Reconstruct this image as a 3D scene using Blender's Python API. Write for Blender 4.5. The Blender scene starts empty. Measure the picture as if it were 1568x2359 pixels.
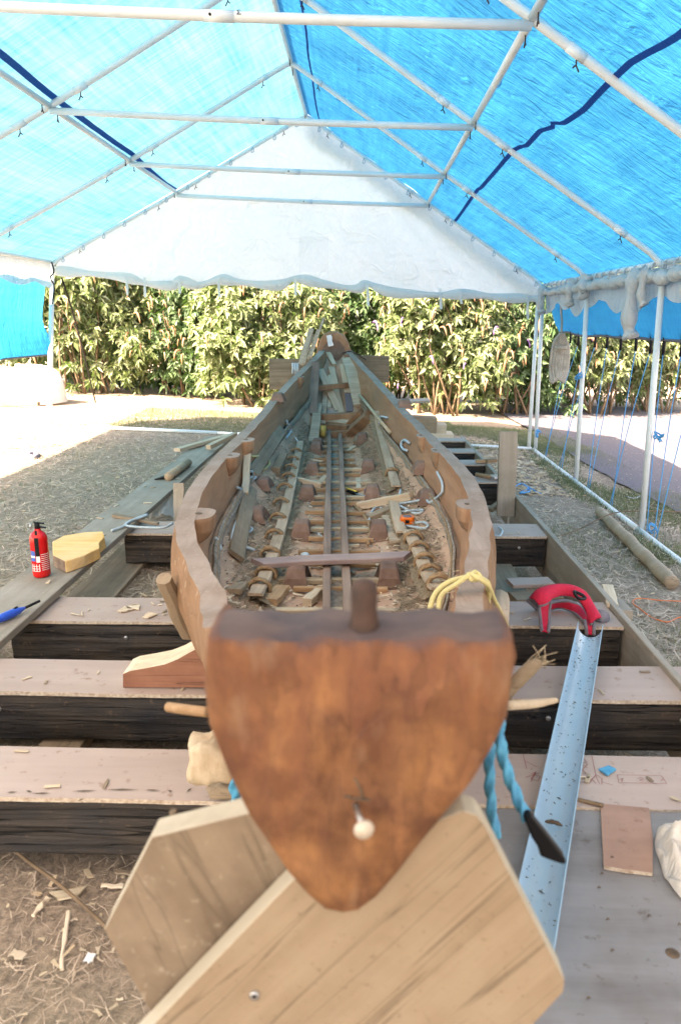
import bpy, math, random
from mathutils import Vector, Matrix, noise
R = random.Random(7)
rad = math.radians
sc = bpy.context.scene
COL = sc.collection

# ------------------------------------------------------------------ camera
FP = 1750.0                      # focal length in pixels of a 1568 x 2358 picture
CAM = Vector((0, 0, 1.5))
PITCH = math.atan(444 / FP)
YAW = math.atan(51 / math.hypot(FP, 444))
Rm = Matrix.Rotation(YAW, 3, 'Z') @ Matrix.Rotation(math.pi / 2 - PITCH, 3, 'X')
cd = bpy.data.cameras.new('camera'); cam = bpy.data.objects.new('camera', cd); COL.objects.link(cam)
cam.location = CAM; cam.rotation_euler = Rm.to_euler()
cd.sensor_fit = 'VERTICAL'; cd.sensor_height = 23.6; cd.lens = 23.6 * FP / 2358
cd.clip_start = 0.05; cd.clip_end = 400
cd.dof.use_dof = True; cd.dof.focus_distance = 4.3; cd.dof.aperture_fstop = 3.0
sc.camera = cam

# ------------------------------------------------------------------ light
SUN = Vector((-0.70, -0.68, 1.0)).normalized()        # towards the sun
EL = math.asin(SUN.z); AZ = math.atan2(SUN.x, SUN.y)
w = bpy.data.worlds.new('World'); sc.world = w; w.use_nodes = True
nt = w.node_tree; nt.nodes.clear()
sky = nt.nodes.new('ShaderNodeTexSky'); sky.sky_type = 'NISHITA'; sky.sun_disc = False
sky.sun_elevation = EL; sky.sun_rotation = AZ; sky.air_density = 1.0; sky.dust_density = 3.0
bg = nt.nodes.new('ShaderNodeBackground'); bg.inputs['Strength'].default_value = 0.15
wo = nt.nodes.new('ShaderNodeOutputWorld')
nt.links.new(sky.outputs[0], bg.inputs[0]); nt.links.new(bg.outputs[0], wo.inputs[0])
sl = bpy.data.lights.new('sun', 'SUN'); sl.energy = 5.0; sl.angle = rad(0.55); sl.color = (1, 0.97, 0.92)
so = bpy.data.objects.new('sun', sl); COL.objects.link(so); so.rotation_euler = SUN.to_track_quat('Z', 'Y').to_euler()
so.location = (0, 0, 20)
sc.view_settings.view_transform = 'Standard'; sc.view_settings.look = 'None'
sc.view_settings.gamma = 1; sc.view_settings.use_curve_mapping = False
sc.view_settings.exposure = 2.8
sc.view_settings.use_white_balance = True
sc.view_settings.white_balance_temperature = 8500; sc.view_settings.white_balance_tint = 19
sc.render.engine = 'CYCLES'
sc.cycles.max_bounces = 10; sc.cycles.transmission_bounces = 6; sc.cycles.transparent_max_bounces = 12
sc.cycles.diffuse_bounces = 5

# ------------------------------------------------------------------ geometry of the view -> real positions
def ray(x, y): return Rm @ Vector(((x - 784) / FP, -(y - 1179) / FP, -1))
def PZ(x, y, z):
    d = ray(x, y); return CAM + d * ((z - CAM.z) / d.z)
def PY(x, y, Y):
    d = ray(x, y); return CAM + d * ((Y - CAM.y) / d.y)
def gz(X, Y=0): return -0.0464 * (X + 0.98)
def PG(x, y):                     # on the sloping ground
    d = ray(x, y)                 # z = -k(X+.98)
    k = 0.0464
    t = (-k * 0.98 - CAM.z - k * CAM.x) / (d.z + k * d.x)
    return CAM + d * t

# ------------------------------------------------------------------ materials
def nodes(name):
    m = bpy.data.materials.new(name); m.use_nodes = True
    n = m.node_tree; b = n.nodes['Principled BSDF']
    return m, n, b
def add(n, t, **k):
    x = n.nodes.new(t)
    for a, v in k.items():
        if a in x.inputs.keys(): x.inputs[a].default_value = v
        else: setattr(x, a, v)
    return x
def rgba(c): return (c[0], c[1], c[2], 1)
def ramp(n, stops):
    r = n.nodes.new('ShaderNodeValToRGB'); e = r.color_ramp.elements
    while len(e) < len(stops): e.new(0.5)
    for i, (p, c) in enumerate(stops): e[i].position = p; e[i].color = rgba(c)
    return r
def mix(n, fac, a, b, mode='MIX'):
    x = n.nodes.new('ShaderNodeMix'); x.data_type = 'RGBA'; x.blend_type = mode
    for i, v in ((0, fac), (6, a), (7, b)):
        if hasattr(v, 'is_output') or isinstance(v, bpy.types.NodeSocket): n.links.new(v, x.inputs[i])
        elif i == 0: x.inputs[0].default_value = v
        else: x.inputs[i].default_value = rgba(v)
    return x.outputs[2]
def wood(name, c1, c2, axis=0, fine=26, rough=0.75, bump=0.35, stain=None, stain_amt=0.5, cracks=0.0, vary=0.25, stretch=1.3, bdist=0.004, spots=None, ssc=3.0):
    m, n, b = nodes(name); L = n.links.new
    tc = n.nodes.new('ShaderNodeTexCoord')
    oi = n.nodes.new('ShaderNodeObjectInfo')
    ad = n.nodes.new('ShaderNodeVectorMath'); ad.operation = 'ADD'
    ms = n.nodes.new('ShaderNodeMath'); ms.operation = 'MULTIPLY'; ms.inputs[1].default_value = 37
    L(oi.outputs['Random'], ms.inputs[0]); L(tc.outputs['Object'], ad.inputs[0]); L(ms.outputs[0], ad.inputs[1])
    mp = n.nodes.new('ShaderNodeMapping'); s = [fine] * 3; s[axis] = stretch; mp.inputs['Scale'].default_value = s
    L(ad.outputs[0], mp.inputs[0])
    n1 = add(n, 'ShaderNodeTexNoise', Scale=1.0, Detail=7.0, Roughness=0.65, Distortion=0.15); L(mp.outputs[0], n1.inputs['Vector'])
    r1 = ramp(n, [(0.3, c1), (0.7, c2)]); L(n1.outputs[0], r1.inputs[0])
    n2 = add(n, 'ShaderNodeTexNoise', Scale=ssc, Detail=5.0, Roughness=0.6); L(ad.outputs[0], n2.inputs['Vector'])
    col = r1.outputs[0]
    st = stain or tuple(x * 0.55 for x in c1)
    r2 = ramp(n, [(0.42, (0, 0, 0)), (0.66, (stain_amt,) * 3)]); L(n2.outputs[0], r2.inputs[0])
    col = mix(n, r2.outputs[0], col, st)
    if spots:
        n4 = add(n, 'ShaderNodeTexNoise', Scale=ssc * 9, Detail=4.0, Roughness=0.7); L(ad.outputs[0], n4.inputs['Vector'])
        r4 = ramp(n, [(0.6, (0, 0, 0)), (0.7, (0.8,) * 3)]); L(n4.outputs[0], r4.inputs[0])
        col = mix(n, r4.outputs[0], col, spots)
    h = n1.outputs[0]
    if cracks > 0:
        mp2 = n.nodes.new('ShaderNodeMapping'); s = [fine * 0.9] * 3; s[axis] = stretch * 0.8; mp2.inputs['Scale'].default_value = s
        mp2.inputs['Location'].default_value = (5, 9, 3); L(ad.outputs[0], mp2.inputs[0])
        n3 = add(n, 'ShaderNodeTexNoise', Scale=0.8, Detail=3.0, Distortion=0.25); L(mp2.outputs[0], n3.inputs['Vector'])
        a = n.nodes.new('ShaderNodeMath'); a.operation = 'SUBTRACT'; a.inputs[1].default_value = 0.5; L(n3.outputs[0], a.inputs[0])
        a2 = n.nodes.new('ShaderNodeMath'); a2.operation = 'ABSOLUTE'; L(a.outputs[0], a2.inputs[0])
        r3 = ramp(n, [(0.0, (cracks,) * 3), (0.011, (0, 0, 0))]); L(a2.outputs[0], r3.inputs[0])
        col = mix(n, r3.outputs[0], col, tuple(x * 0.25 for x in c1))
        sb = n.nodes.new('ShaderNodeMath'); sb.operation = 'SUBTRACT'; L(n1.outputs[0], sb.inputs[0]); L(r3.outputs[0], sb.inputs[1]); h = sb.outputs[0]
    hs = n.nodes.new('ShaderNodeHueSaturation'); mr = n.nodes.new('ShaderNodeMapRange')
    mr.inputs['To Min'].default_value = 1 - vary; mr.inputs['To Max'].default_value = 1 + vary
    L(oi.outputs['Random'], mr.inputs[0]); L(mr.outputs[0], hs.inputs['Value']); L(col, hs.inputs['Color'])
    L(hs.outputs[0], b.inputs['Base Color'])
    b.inputs['Roughness'].default_value = rough; b.inputs['Specular IOR Level'].default_value = 0.3
    bp = add(n, 'ShaderNodeBump', Strength=bump, Distance=bdist); L(h, bp.inputs['Height']); L(bp.outputs[0], b.inputs['Normal'])
    return m
def plain(name, c, rough=0.5, metal=0.0, c2=None, scale=20, bump=0.0, spec=0.5, bdist=0.003):
    m, n, b = nodes(name)
    b.inputs['Roughness'].default_value = rough; b.inputs['Metallic'].default_value = metal
    b.inputs['Specular IOR Level'].default_value = spec
    tc = n.nodes.new('ShaderNodeTexCoord'); t = add(n, 'ShaderNodeTexNoise', Scale=float(scale), Detail=6.0, Roughness=0.6)
    n.links.new(tc.outputs['Object'], t.inputs['Vector'])
    c2 = c2 or tuple(x * 0.82 for x in c)
    r = ramp(n, [(0.35, c), (0.68, c2)]); n.links.new(t.outputs[0], r.inputs[0]); n.links.new(r.outputs[0], b.inputs['Base Color'])
    if bump:
        bp = add(n, 'ShaderNodeBump', Strength=bump, Distance=bdist); n.links.new(t.outputs[0], bp.inputs['Height']); n.links.new(bp.outputs[0], b.inputs['Normal'])
    return m
def cloth(name, diff, trans, tf=0.5, streak=None, clear=0.0, clearcol=(1, 1, 1), crinkle=0.3, weave=True, stretchY=0.25, patch=0.35, gloss=.012):
    """thin sheet: diffuse + light let through"""
    m, n, b = nodes(name); L = n.links.new; n.nodes.remove(b)
    out = [x for x in n.nodes if x.type == 'OUTPUT_MATERIAL'][0]
    tc = n.nodes.new('ShaderNodeTexCoord')
    mp = n.nodes.new('ShaderNodeMapping'); mp.inputs['Scale'].default_value = (1.0, stretchY * 1.0, 1.0); L(tc.outputs['Object'], mp.inputs[0])
    n1 = add(n, 'ShaderNodeTexNoise', Scale=2.2, Detail=6.0, Roughness=0.6, Distortion=0.3); L(mp.outputs[0], n1.inputs['Vector'])
    mpa = n.nodes.new('ShaderNodeMapping'); mpa.inputs['Scale'].default_value = (1.2, 26, 1.2); L(tc.outputs['Object'], mpa.inputs[0])
    n2 = add(n, 'ShaderNodeTexNoise', Scale=0.9, Detail=4.0, Roughness=0.6); L(mpa.outputs[0], n2.inputs['Vector'])
    mpb = n.nodes.new('ShaderNodeMapping'); mpb.inputs['Scale'].default_value = (26, 1.1, 26); L(tc.outputs['Object'], mpb.inputs[0])
    n3 = add(n, 'ShaderNodeTexNoise', Scale=0.9, Detail=4.0, Roughness=0.6); L(mpb.outputs[0], n3.inputs['Vector'])
    s1 = n.nodes.new('ShaderNodeMath'); s1.operation = 'ADD'; L(n2.outputs[0], s1.inputs[0]); L(n3.outputs[0], s1.inputs[1])
    s2 = n.nodes.new('ShaderNodeMath'); s2.operation = 'ADD'; L(s1.outputs[0], s2.inputs[0]); L(n1.outputs[0], s2.inputs[1])
    dv = n.nodes.new('ShaderNodeMath'); dv.operation = 'DIVIDE'; dv.inputs[1].default_value = 3; L(s2.outputs[0], dv.inputs[0])
    sk = streak or trans
    r = ramp(n, [(0.5 - patch * 0.3, trans), (0.5 + patch * 0.3, sk)]); L(dv.outputs[0], r.inputs[0])
    df = add(n, 'ShaderNodeBsdfDiffuse'); df.inputs[0].default_value = rgba(diff)
    tr = add(n, 'ShaderNodeBsdfTranslucent'); L(r.outputs[0], tr.inputs[0])
    mx = n.nodes.new('ShaderNodeMixShader'); mx.inputs[0].default_value = tf; df.inputs[0].default_value = rgba(diff); L(df.outputs[0], mx.inputs[1]); L(tr.outputs[0], mx.inputs[2])
    sh = mx.outputs[0]
    if clear > 0:
        tp = add(n, 'ShaderNodeBsdfTransparent'); tp.inputs[0].default_value = rgba(clearcol)
        m2 = n.nodes.new('ShaderNodeMixShader'); m2.inputs[0].default_value = clear; L(sh, m2.inputs[1]); L(tp.outputs[0], m2.inputs[2]); sh = m2.outputs[0]
    gl = add(n, 'ShaderNodeBsdfGlossy', Roughness=0.35); gl.inputs[0].default_value = (1, 1, 1, 1)
    m3 = n.nodes.new('ShaderNodeMixShader'); m3.inputs[0].default_value = gloss; L(sh, m3.inputs[1]); L(gl.outputs[0], m3.inputs[2])
    L(m3.outputs[0], out.inputs[0])
    nb = add(n, 'ShaderNodeTexNoise', Scale=7.0, Detail=5.0, Roughness=0.55, Distortion=1.2)
    mpc = n.nodes.new('ShaderNodeMapping'); mpc.inputs['Scale'].default_value = (0.6, 1.8, 0.6); L(tc.outputs['Object'], mpc.inputs[0]); L(mpc.outputs[0], nb.inputs['Vector'])
    bp = add(n, 'ShaderNodeBump', Strength=crinkle, Distance=0.06); L(nb.outputs[0], bp.inputs['Height'])
    for x in (df, tr, gl): L(bp.outputs[0], x.inputs['Normal'])
    return m

M = {}
M['hull'] = wood('hull_outer_wood', (.16, .085, .04), (.27, .15, .085), axis=1, fine=14, bump=0.5, stain=(.34, .22, .14), stain_amt=.4, vary=.03, cracks=.25, bdist=.008, spots=(.4, .3, .22), ssc=2.2)
M['hullin'] = wood('hull_inner_wood', (.44, .255, .17), (.62, .41, .29), axis=1, fine=9, bump=0.6, stain=(.33, .24, .18), stain_amt=.5, vary=.03, bdist=.012, spots=(.3, .2, .15), ssc=3.4)
M['planked'] = wood('side_plank_wood', (.28, .13, .065), (.46, .25, .145), axis=1, fine=12, bump=0.5, stain=(.27, .17, .115), stain_amt=.5, vary=.03, cracks=.12, bdist=.006, ssc=2.0)
M['gunwale'] = wood('gunwale_weathered', (.25, .19, .155), (.37, .29, .245), axis=1, fine=16, bump=0.5, stain=(.22, .15, .11), stain_amt=.6, vary=.05, bdist=.008, ssc=7, spots=(.42, .36, .31), cracks=.15)
M['prow'] = wood('prow_face_wood', (.19, .085, .036), (.32, .155, .068), axis=2, fine=22, bump=0.55, stain=(.075, .026, .014), stain_amt=.75, vary=0, cracks=.12, stretch=9, bdist=.006, ssc=12)
M['prowtop'] = wood('prow_top_stained', (.075, .052, .05), (.14, .1, .092), axis=0, fine=20, bump=0.5, stain=(.02, .026, .042), stain_amt=.7, vary=0, ssc=9)
_m = M['prow']; _n = _m.node_tree; _b = _n.nodes['Principled BSDF']; _l = _b.inputs['Base Color'].links[0].from_socket
_tc = _n.nodes.new('ShaderNodeTexCoord'); _mp = _n.nodes.new('ShaderNodeMapping'); _mp.inputs['Scale'].default_value = (46, 1, 7); _n.links.new(_tc.outputs['Object'], _mp.inputs[0])
_t = add(_n, 'ShaderNodeTexNoise', Scale=1.0, Detail=3.0); _n.links.new(_mp.outputs[0], _t.inputs['Vector'])
_sx = _n.nodes.new('ShaderNodeSeparateXYZ'); _n.links.new(_tc.outputs['Object'], _sx.inputs[0])
_mr = _n.nodes.new('ShaderNodeMapRange'); _mr.inputs['From Min'].default_value = .93; _mr.inputs['From Max'].default_value = 1.19; _mr.inputs['To Min'].default_value = -.28; _mr.inputs['To Max'].default_value = .34
_n.links.new(_sx.outputs[2], _mr.inputs[0]); _a = _n.nodes.new('ShaderNodeMath'); _a.operation = 'ADD'; _n.links.new(_t.outputs[0], _a.inputs[0]); _n.links.new(_mr.outputs[0], _a.inputs[1])
_r = ramp(_n, [(.42, (0, 0, 0)), (.78, (.5,) * 3)]); _n.links.new(_a.outputs[0], _r.inputs[0])
_c1 = mix(_n, _r.outputs[0], _l, (.13, .048, .03))
_mp2 = _n.nodes.new('ShaderNodeMapping'); _mp2.inputs['Scale'].default_value = (22, 1, 9); _mp2.inputs['Location'].default_value = (3, 0, 4); _n.links.new(_tc.outputs['Object'], _mp2.inputs[0])
_t2 = add(_n, 'ShaderNodeTexNoise', Scale=1.0, Detail=4.0); _n.links.new(_mp2.outputs[0], _t2.inputs['Vector'])
_r2 = ramp(_n, [(.58, (0, 0, 0)), (.72, (.45,) * 3)]); _n.links.new(_t2.outputs[0], _r2.inputs[0])
_mf = _n.nodes.new('ShaderNodeMapping'); _mf.inputs['Scale'].default_value = (26, 4, 11); _n.links.new(_tc.outputs['Object'], _mf.inputs[0])
_wn = add(_n, 'ShaderNodeTexNoise', Scale=2.0, Detail=2.0); _n.links.new(_mf.outputs[0], _wn.inputs['Vector'])
_wa = _n.nodes.new('ShaderNodeVectorMath'); _wa.operation = 'MULTIPLY_ADD'; _wa.inputs[1].default_value = (1.2, 1.2, 1.2); _n.links.new(_wn.outputs['Color'], _wa.inputs[0]); _n.links.new(_mf.outputs[0], _wa.inputs[2])
_ve = _n.nodes.new('ShaderNodeTexVoronoi'); _ve.feature = 'DISTANCE_TO_EDGE'; _ve.inputs['Scale'].default_value = 1; _n.links.new(_wa.outputs[0], _ve.inputs['Vector'])
_re = ramp(_n, [(0.0, (.27,) * 3), (.3, (0, 0, 0))]); _n.links.new(_ve.outputs['Distance'], _re.inputs[0])
_c2 = mix(_n, _re.outputs[0], _c1, (.075, .034, .026))
_vc = _n.nodes.new('ShaderNodeTexVoronoi'); _vc.inputs['Scale'].default_value = 1; _n.links.new(_wa.outputs[0], _vc.inputs['Vector'])
_sp = _n.nodes.new('ShaderNodeSeparateXYZ'); _n.links.new(_vc.outputs['Color'], _sp.inputs[0])
_mh = _n.nodes.new('ShaderNodeMapRange'); _mh.inputs['To Min'].default_value = .86; _mh.inputs['To Max'].default_value = 1.18; _n.links.new(_sp.outputs[0], _mh.inputs[0])
_hs = _n.nodes.new('ShaderNodeHueSaturation'); _n.links.new(_mh.outputs[0], _hs.inputs['Value']); _n.links.new(_c2, _hs.inputs['Color'])
_c3 = mix(_n, _r2.outputs[0], _hs.outputs[0], (.25, .165, .11))
_mt = _n.nodes.new('ShaderNodeMapRange'); _mt.inputs['From Min'].default_value = 1.172; _mt.inputs['From Max'].default_value = 1.194; _mt.inputs['To Min'].default_value = -.25; _mt.inputs['To Max'].default_value = .45
_n.links.new(_sx.outputs[2], _mt.inputs[0]); _at = _n.nodes.new('ShaderNodeMath'); _at.operation = 'ADD'; _n.links.new(_t.outputs[0], _at.inputs[0]); _n.links.new(_mt.outputs[0], _at.inputs[1])
_rt = ramp(_n, [(.55, (0, 0, 0)), (.85, (.5,) * 3)]); _n.links.new(_at.outputs[0], _rt.inputs[0])
_n.links.new(mix(_n, _rt.outputs[0], _c3, (.04, .042, .06)), _b.inputs['Base Color'])
_mv = _n.nodes.new('ShaderNodeMapping'); _mv.inputs['Scale'].default_value = (22, 10, 10); _n.links.new(_tc.outputs['Object'], _mv.inputs[0])
_vo = _n.nodes.new('ShaderNodeTexVoronoi'); _vo.feature = 'SMOOTH_F1'; _vo.inputs['Smoothness'].default_value = .35; _vo.inputs['Scale'].default_value = 1.0; _n.links.new(_mv.outputs[0], _vo.inputs['Vector'])
_bb = add(_n, 'ShaderNodeBump', Strength=.75, Distance=.012); _n.links.new(_vo.outputs['Distance'], _bb.inputs['Height'])
_ob = _b.inputs['Normal'].links[0].from_node; _n.links.new(_bb.outputs[0], _ob.inputs['Normal'])
M['cleat'] = wood('cleat_wood', (.16, .095, .07), (.27, .175, .135), axis=1, fine=22, vary=.12, bump=.5)
M['lug'] = wood('lug_wood', (.24, .13, .075), (.38, .23, .14), axis=2, fine=18, vary=.12, bump=.5, cracks=.2)
M['rail'] = wood('rail_wood', (.17, .115, .09), (.31, .22, .17), axis=0, fine=30, vary=.1, bump=.5)
M['barbrown'] = wood('brown_lath_wood', (.28, .17, .09), (.45, .3, .18), axis=0, fine=60, vary=.2, bump=.4)
M['barpale'] = wood('pale_lath_wood', (.42, .33, .22), (.58, .5, .37), axis=0, fine=60, vary=.12, bump=.4)
M['pale'] = wood('fresh_split_wood', (.48, .385, .28), (.68, .58, .45), axis=0, fine=34, vary=.2, bump=.5, stain=(.38, .27, .16), stain_amt=.35, cracks=.25, bdist=.003)
M['lath'] = wood('oak_lath_wood', (.36, .27, .19), (.55, .44, .33), axis=1, fine=34, vary=.05, bump=.6, stain=(.25, .18, .12), stain_amt=.4, cracks=.4)
M['greyboard'] = wood('grey_board_wood', (.27, .24, .2), (.39, .35, .3), axis=0, fine=22, vary=.06, bump=.4, stain=(.19, .165, .12), stain_amt=.5, cracks=.2, spots=(.4, .35, .27), ssc=3)
M['driedboard'] = wood('dull_board_wood', (.2, .15, .1), (.36, .28, .2), axis=0, fine=22, vary=.15, bump=.5, cracks=.4)
M['sleeper'] = wood('tarred_sleeper_wood', (.012, .010, .009), (.09, .072, .058), axis=0, fine=34, vary=.15, bump=.95, stain=(.015, .02, .028), stain_amt=.7, cracks=1.0, bdist=.02, rough=.7, spots=(.13, .09, .065), ssc=4)
M['ply'] = wood('plywood_face', (.36, .285, .25), (.44, .355, .32), axis=0, fine=9, vary=.05, bump=.12, stain=(.46, .38, .33), stain_amt=.5, spots=(.27, .18, .14), ssc=2.4, stretch=.8)
M['scrap'] = wood('pink_plywood_scrap_face', (.33, .2, .15), (.42, .27, .21), axis=0, fine=9, vary=0, bump=.15, spots=(.24, .14, .1), ssc=3)
M['plyedge'] = plain('plywood_edge', (.55, .47, .38), .8, c2=(.3, .22, .16), scale=80)
M['plygrey'] = wood('grey_plywood_sheet', (.14, .13, .125), (.24, .235, .235), axis=0, fine=14, vary=0, bump=.15, stain=(.27, .285, .3), stain_amt=.85, spots=(.12, .1, .09), ssc=2.0, stretch=1.2)
M['vboard'] = wood('sawn_board_face', (.225, .165, .11), (.29, .22, .152), axis=0, fine=34, vary=.04, bump=.3, stain=(.3, .24, .17), stain_amt=.6, cracks=.5, bdist=.003, ssc=10, stretch=1.2, spots=(.17, .115, .08))
M['vboard2'] = wood('sawn_board_face_dull', (.19, .145, .1), (.26, .205, .15), axis=0, fine=16, vary=0, bump=.3, stain=(.12, .085, .06), stain_amt=.7, cracks=.35, bdist=.003, ssc=7, spots=(.3, .26, .2), stretch=2.4)
M['chunk'] = wood('split_end_grain', (.42, .33, .22), (.58, .48, .36), axis=2, fine=40, vary=0, bump=.8, stain=(.33, .2, .11), stain_amt=.5, stretch=5, ssc=14, bdist=.006)
M['vedge'] = wood('sawn_board_edge', (.36, .33, .26), (.46, .43, .35), axis=0, fine=30, vary=0, bump=.3, stain_amt=.1)
M['yellowwood'] = wood('yellow_fresh_wood', (.72, .36, .09), (.85, .56, .22), axis=0, fine=26, vary=0, bump=.6, stain=(.85, .66, .4), stain_amt=.6, bdist=.004)
M['bark'] = plain('bark', (.2, .14, .1), .9, c2=(.34, .26, .2), scale=30, bump=.6)
M['redwood'] = wood('red_heartwood', (.14, .05, .032), (.28, .125, .08), axis=0, fine=30, vary=0, bump=.6, cracks=.6, stain=(.4, .2, .13))
M['polewood'] = wood('peeled_pole_wood', (.33, .24, .16), (.47, .38, .28), axis=0, fine=14, vary=0, bump=.5, stain=(.25, .17, .1))
M['white'] = plain('white_painted_steel', (.72, .79, .8), .35, c2=(.64, .72, .73), scale=9)
M['whiterope'] = plain('white_cord', (.5, .58, .62), .8, c2=(.3, .4, .46), scale=120, bump=.5)
M['jute'] = plain('hemp_rope', (.48, .44, .37), .9, c2=(.3, .27, .22), scale=90, bump=.6)
M['bluerope'] = plain('blue_rope', (.02, .22, .42), .6, c2=(.05, .36, .55), scale=60, bump=.4)
M['bluestring'] = plain('blue_string', (.03, .3, .6), .6)
M['yellowrope'] = plain('yellow_cord', (.6, .52, .22), .7, c2=(.48, .42, .22), scale=100, bump=.4)
M['withy'] = plain('twisted_withy', (.22, .13, .07), .85, c2=(.36, .25, .14), scale=70, bump=.7)
M['rust'] = plain('rusty_iron', (.03, .019, .017), .8, c2=(.065, .034, .024), scale=40, bump=.6)
M['steel'] = plain('galvanised_steel', (.5, .52, .54), .35, .85, scale=40)
M['nailhead'] = plain('nail_head_metal', (.5, .45, .38), .5, .2, scale=60)
M['black'] = plain('black_plastic', (.008, .009, .011), .5, spec=.2)
M['plum'] = wood('purplish_split_wood', (.27, .2, .185), (.42, .33, .3), axis=0, fine=24, vary=0, bump=.5, stain=(.16, .11, .13), stain_amt=.6)
M['blackwood'] = plain('black_tape', (.006, .007, .009), .55, spec=.15)
M['red'] = plain('red_enamel', (.62, .012, .014), .22, c2=(.55, .01, .012))
M['labelwhite'] = plain('printed_label_white', (.75, .77, .78), .4)
M['labelblue'] = plain('printed_label_blue', (.03, .12, .45), .4)
M['redfabric'] = plain('red_fabric', (.58, .012, .05), .85, c2=(.45, .01, .04), scale=160, bump=.4)
M['trim'] = plain('grey_trim_fabric', (.13, .125, .15), .9, c2=(.2, .19, .22), scale=200, bump=.3)
M['orange'] = plain('orange_plastic', (.85, .17, .015), .35)
M['yellowp'] = plain('yellow_plastic', (.8, .55, .03), .4)
M['bluep'] = plain('blue_plastic', (.015, .09, .55), .3)
M['gutter'] = plain('pale_blue_pvc', (.34, .5, .6), .3, c2=(.3, .46, .57), scale=6)
M['debris'] = plain('dark_debris', (.07, .05, .035), .95, c2=(.16, .11, .07), scale=60)
M['moss'] = plain('dry_moss_caulking', (.17, .125, .08), 1, c2=(.34, .26, .17), scale=140, bump=1.0, bdist=.01)
M['caulk'] = plain('pale_seam_caulking', (.33, .29, .24), .95, c2=(.16, .12, .09), scale=28, bump=.9, bdist=.012)
M['ink'] = plain('red_ink', (.27, .04, .04), .8)
M['darkink'] = plain('dark_print', (.05, .05, .06), .7)
M['resin'] = plain('yellow_resin', (.55, .42, .1), .8, c2=(.4, .28, .1), scale=60, bump=.6)
M['tarmac'] = plain('worn_tarmac', (.08, .075, .085), .9, c2=(.14, .13, .14), scale=45, bump=.7)
M['straw'] = plain('dry_straw', (.7, .56, .43), .9, c2=(.3, .23, .18), scale=9)
M['chip'] = plain('wood_chips', (.62, .5, .35), .85, c2=(.4, .28, .17), scale=3)
M['grassblade'] = plain('green_grass', (.1, .14, .06), .8, c2=(.22, .24, .13), scale=4)
M['rag'] = cloth('white_rag_cloth', (.72, .7, .66), (.6, .58, .55), .2, crinkle=.6)
M['tarpL'] = cloth('sun_bleached_blue_tarp', (.03, .12, .19), (.012, .095, .15), .6, streak=(.075, .175, .23), crinkle=.2, patch=.5)
M['tarpR'] = cloth('blue_tarp', (.004, .13, .28), (.002, .125, .26), .55, streak=(.02, .26, .45), crinkle=.65, patch=.5, stretchY=.6)
M['tarpS'] = cloth('blue_side_tarp', (.003, .24, .5), (.002, .22, .44), .5, streak=(.004, .32, .56), crinkle=.8)
M['seam'] = cloth('dark_blue_seam', (.008, .07, .24), (.006, .08, .26), .5, crinkle=.5)
M['gable'] = cloth('white_pvc_sheet', (.74, .8, .8), (.8, .84, .84), .5, crinkle=.8, streak=(.93, .95, .95))
M['rooffill'] = cloth('added_white_fill', (.6, .6, .6), (.38, .40, .41), .5, crinkle=.3)  # for the out-of-view roof cover added to whiten the interior light
M['valance'] = cloth('grey_white_pvc_sheet', (.72, .76, .76), (.56, .6, .6), .35, crinkle=.9, streak=(.5, .54, .54))
M['plasticbag'] = cloth('clear_plastic_sheet', (.55, .6, .63), (.6, .65, .68), .4, clear=.35, crinkle=1.0)
M['bulkbag'] = cloth('white_woven_bag', (.78, .77, .74), (.6, .6, .58), .2, crinkle=.9)

# ground: dry trodden grass and soil
m, n, b = nodes('dry_trodden_ground'); L = n.links.new
tc = n.nodes.new('ShaderNodeTexCoord')
na = add(n, 'ShaderNodeTexNoise', Scale=0.9, Detail=6.0, Roughness=0.6); L(tc.outputs['Object'], na.inputs['Vector'])
nb_ = add(n, 'ShaderNodeTexNoise', Scale=38.0, Detail=6.0, Roughness=0.75); L(tc.outputs['Object'], nb_.inputs['Vector'])
ra = ramp(n, [(0.35, (.2, .155, .125)), (0.5, (.33, .26, .2)), (0.68, (.47, .36, .27))]); L(nb_.outputs[0], ra.inputs[0])
rb = ramp(n, [(0.45, (0, 0, 0)), (0.7, (.45,) * 3)]); L(na.outputs[0], rb.inputs[0])
L(mix(n, rb.outputs[0], ra.outputs[0], (.33, .31, .2)), b.inputs['Base Color'])
b.inputs['Roughness'].default_value = .95; b.inputs['Specular IOR Level'].default_value = .1
bp = add(n, 'ShaderNodeBump', Strength=.9, Distance=.02); L(nb_.outputs[0], bp.inputs['Height']); L(bp.outputs[0], b.inputs['Normal'])
M['ground'] = m
# leaves: colour varies leaf by leaf
def leafmat(name, cols, tcol):
    m, n, b = nodes(name); L = n.links.new
    ge = n.nodes.new('ShaderNodeNewGeometry')
    r = ramp(n, [(i / (len(cols) - 1), c) for i, c in enumerate(cols)]); L(ge.outputs['Random Per Island'], r.inputs[0])
    L(r.outputs[0], b.inputs['Base Color']); b.inputs['Roughness'].default_value = .55
    tr = add(n, 'ShaderNodeBsdfTranslucent'); tr.inputs[0].default_value = rgba(tcol)
    mx = n.nodes.new('ShaderNodeMixShader'); mx.inputs[0].default_value = .3
    out = [x for x in n.nodes if x.type == 'OUTPUT_MATERIAL'][0]
    L(b.outputs[0], mx.inputs[1]); L(tr.outputs[0], mx.inputs[2]); L(mx.outputs[0], out.inputs[0])
    return m
M['leafA'] = leafmat('buddleia_leaves_pale', [(.07, .11, .035), (.14, .18, .065), (.22, .26, .12), (.36, .38, .24)], (.12, .24, .04))
M['leafB'] = leafmat('buddleia_leaves_green', [(.035, .075, .025), (.055, .12, .04), (.1, .17, .07), (.2, .26, .15)], (.09, .2, .03))
M['spike'] = leafmat('brown_flower_spikes', [(.34, .15, .07), (.42, .24, .12), (.26, .14, .08), (.48, .32, .2)], (.2, .1, .03))
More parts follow.
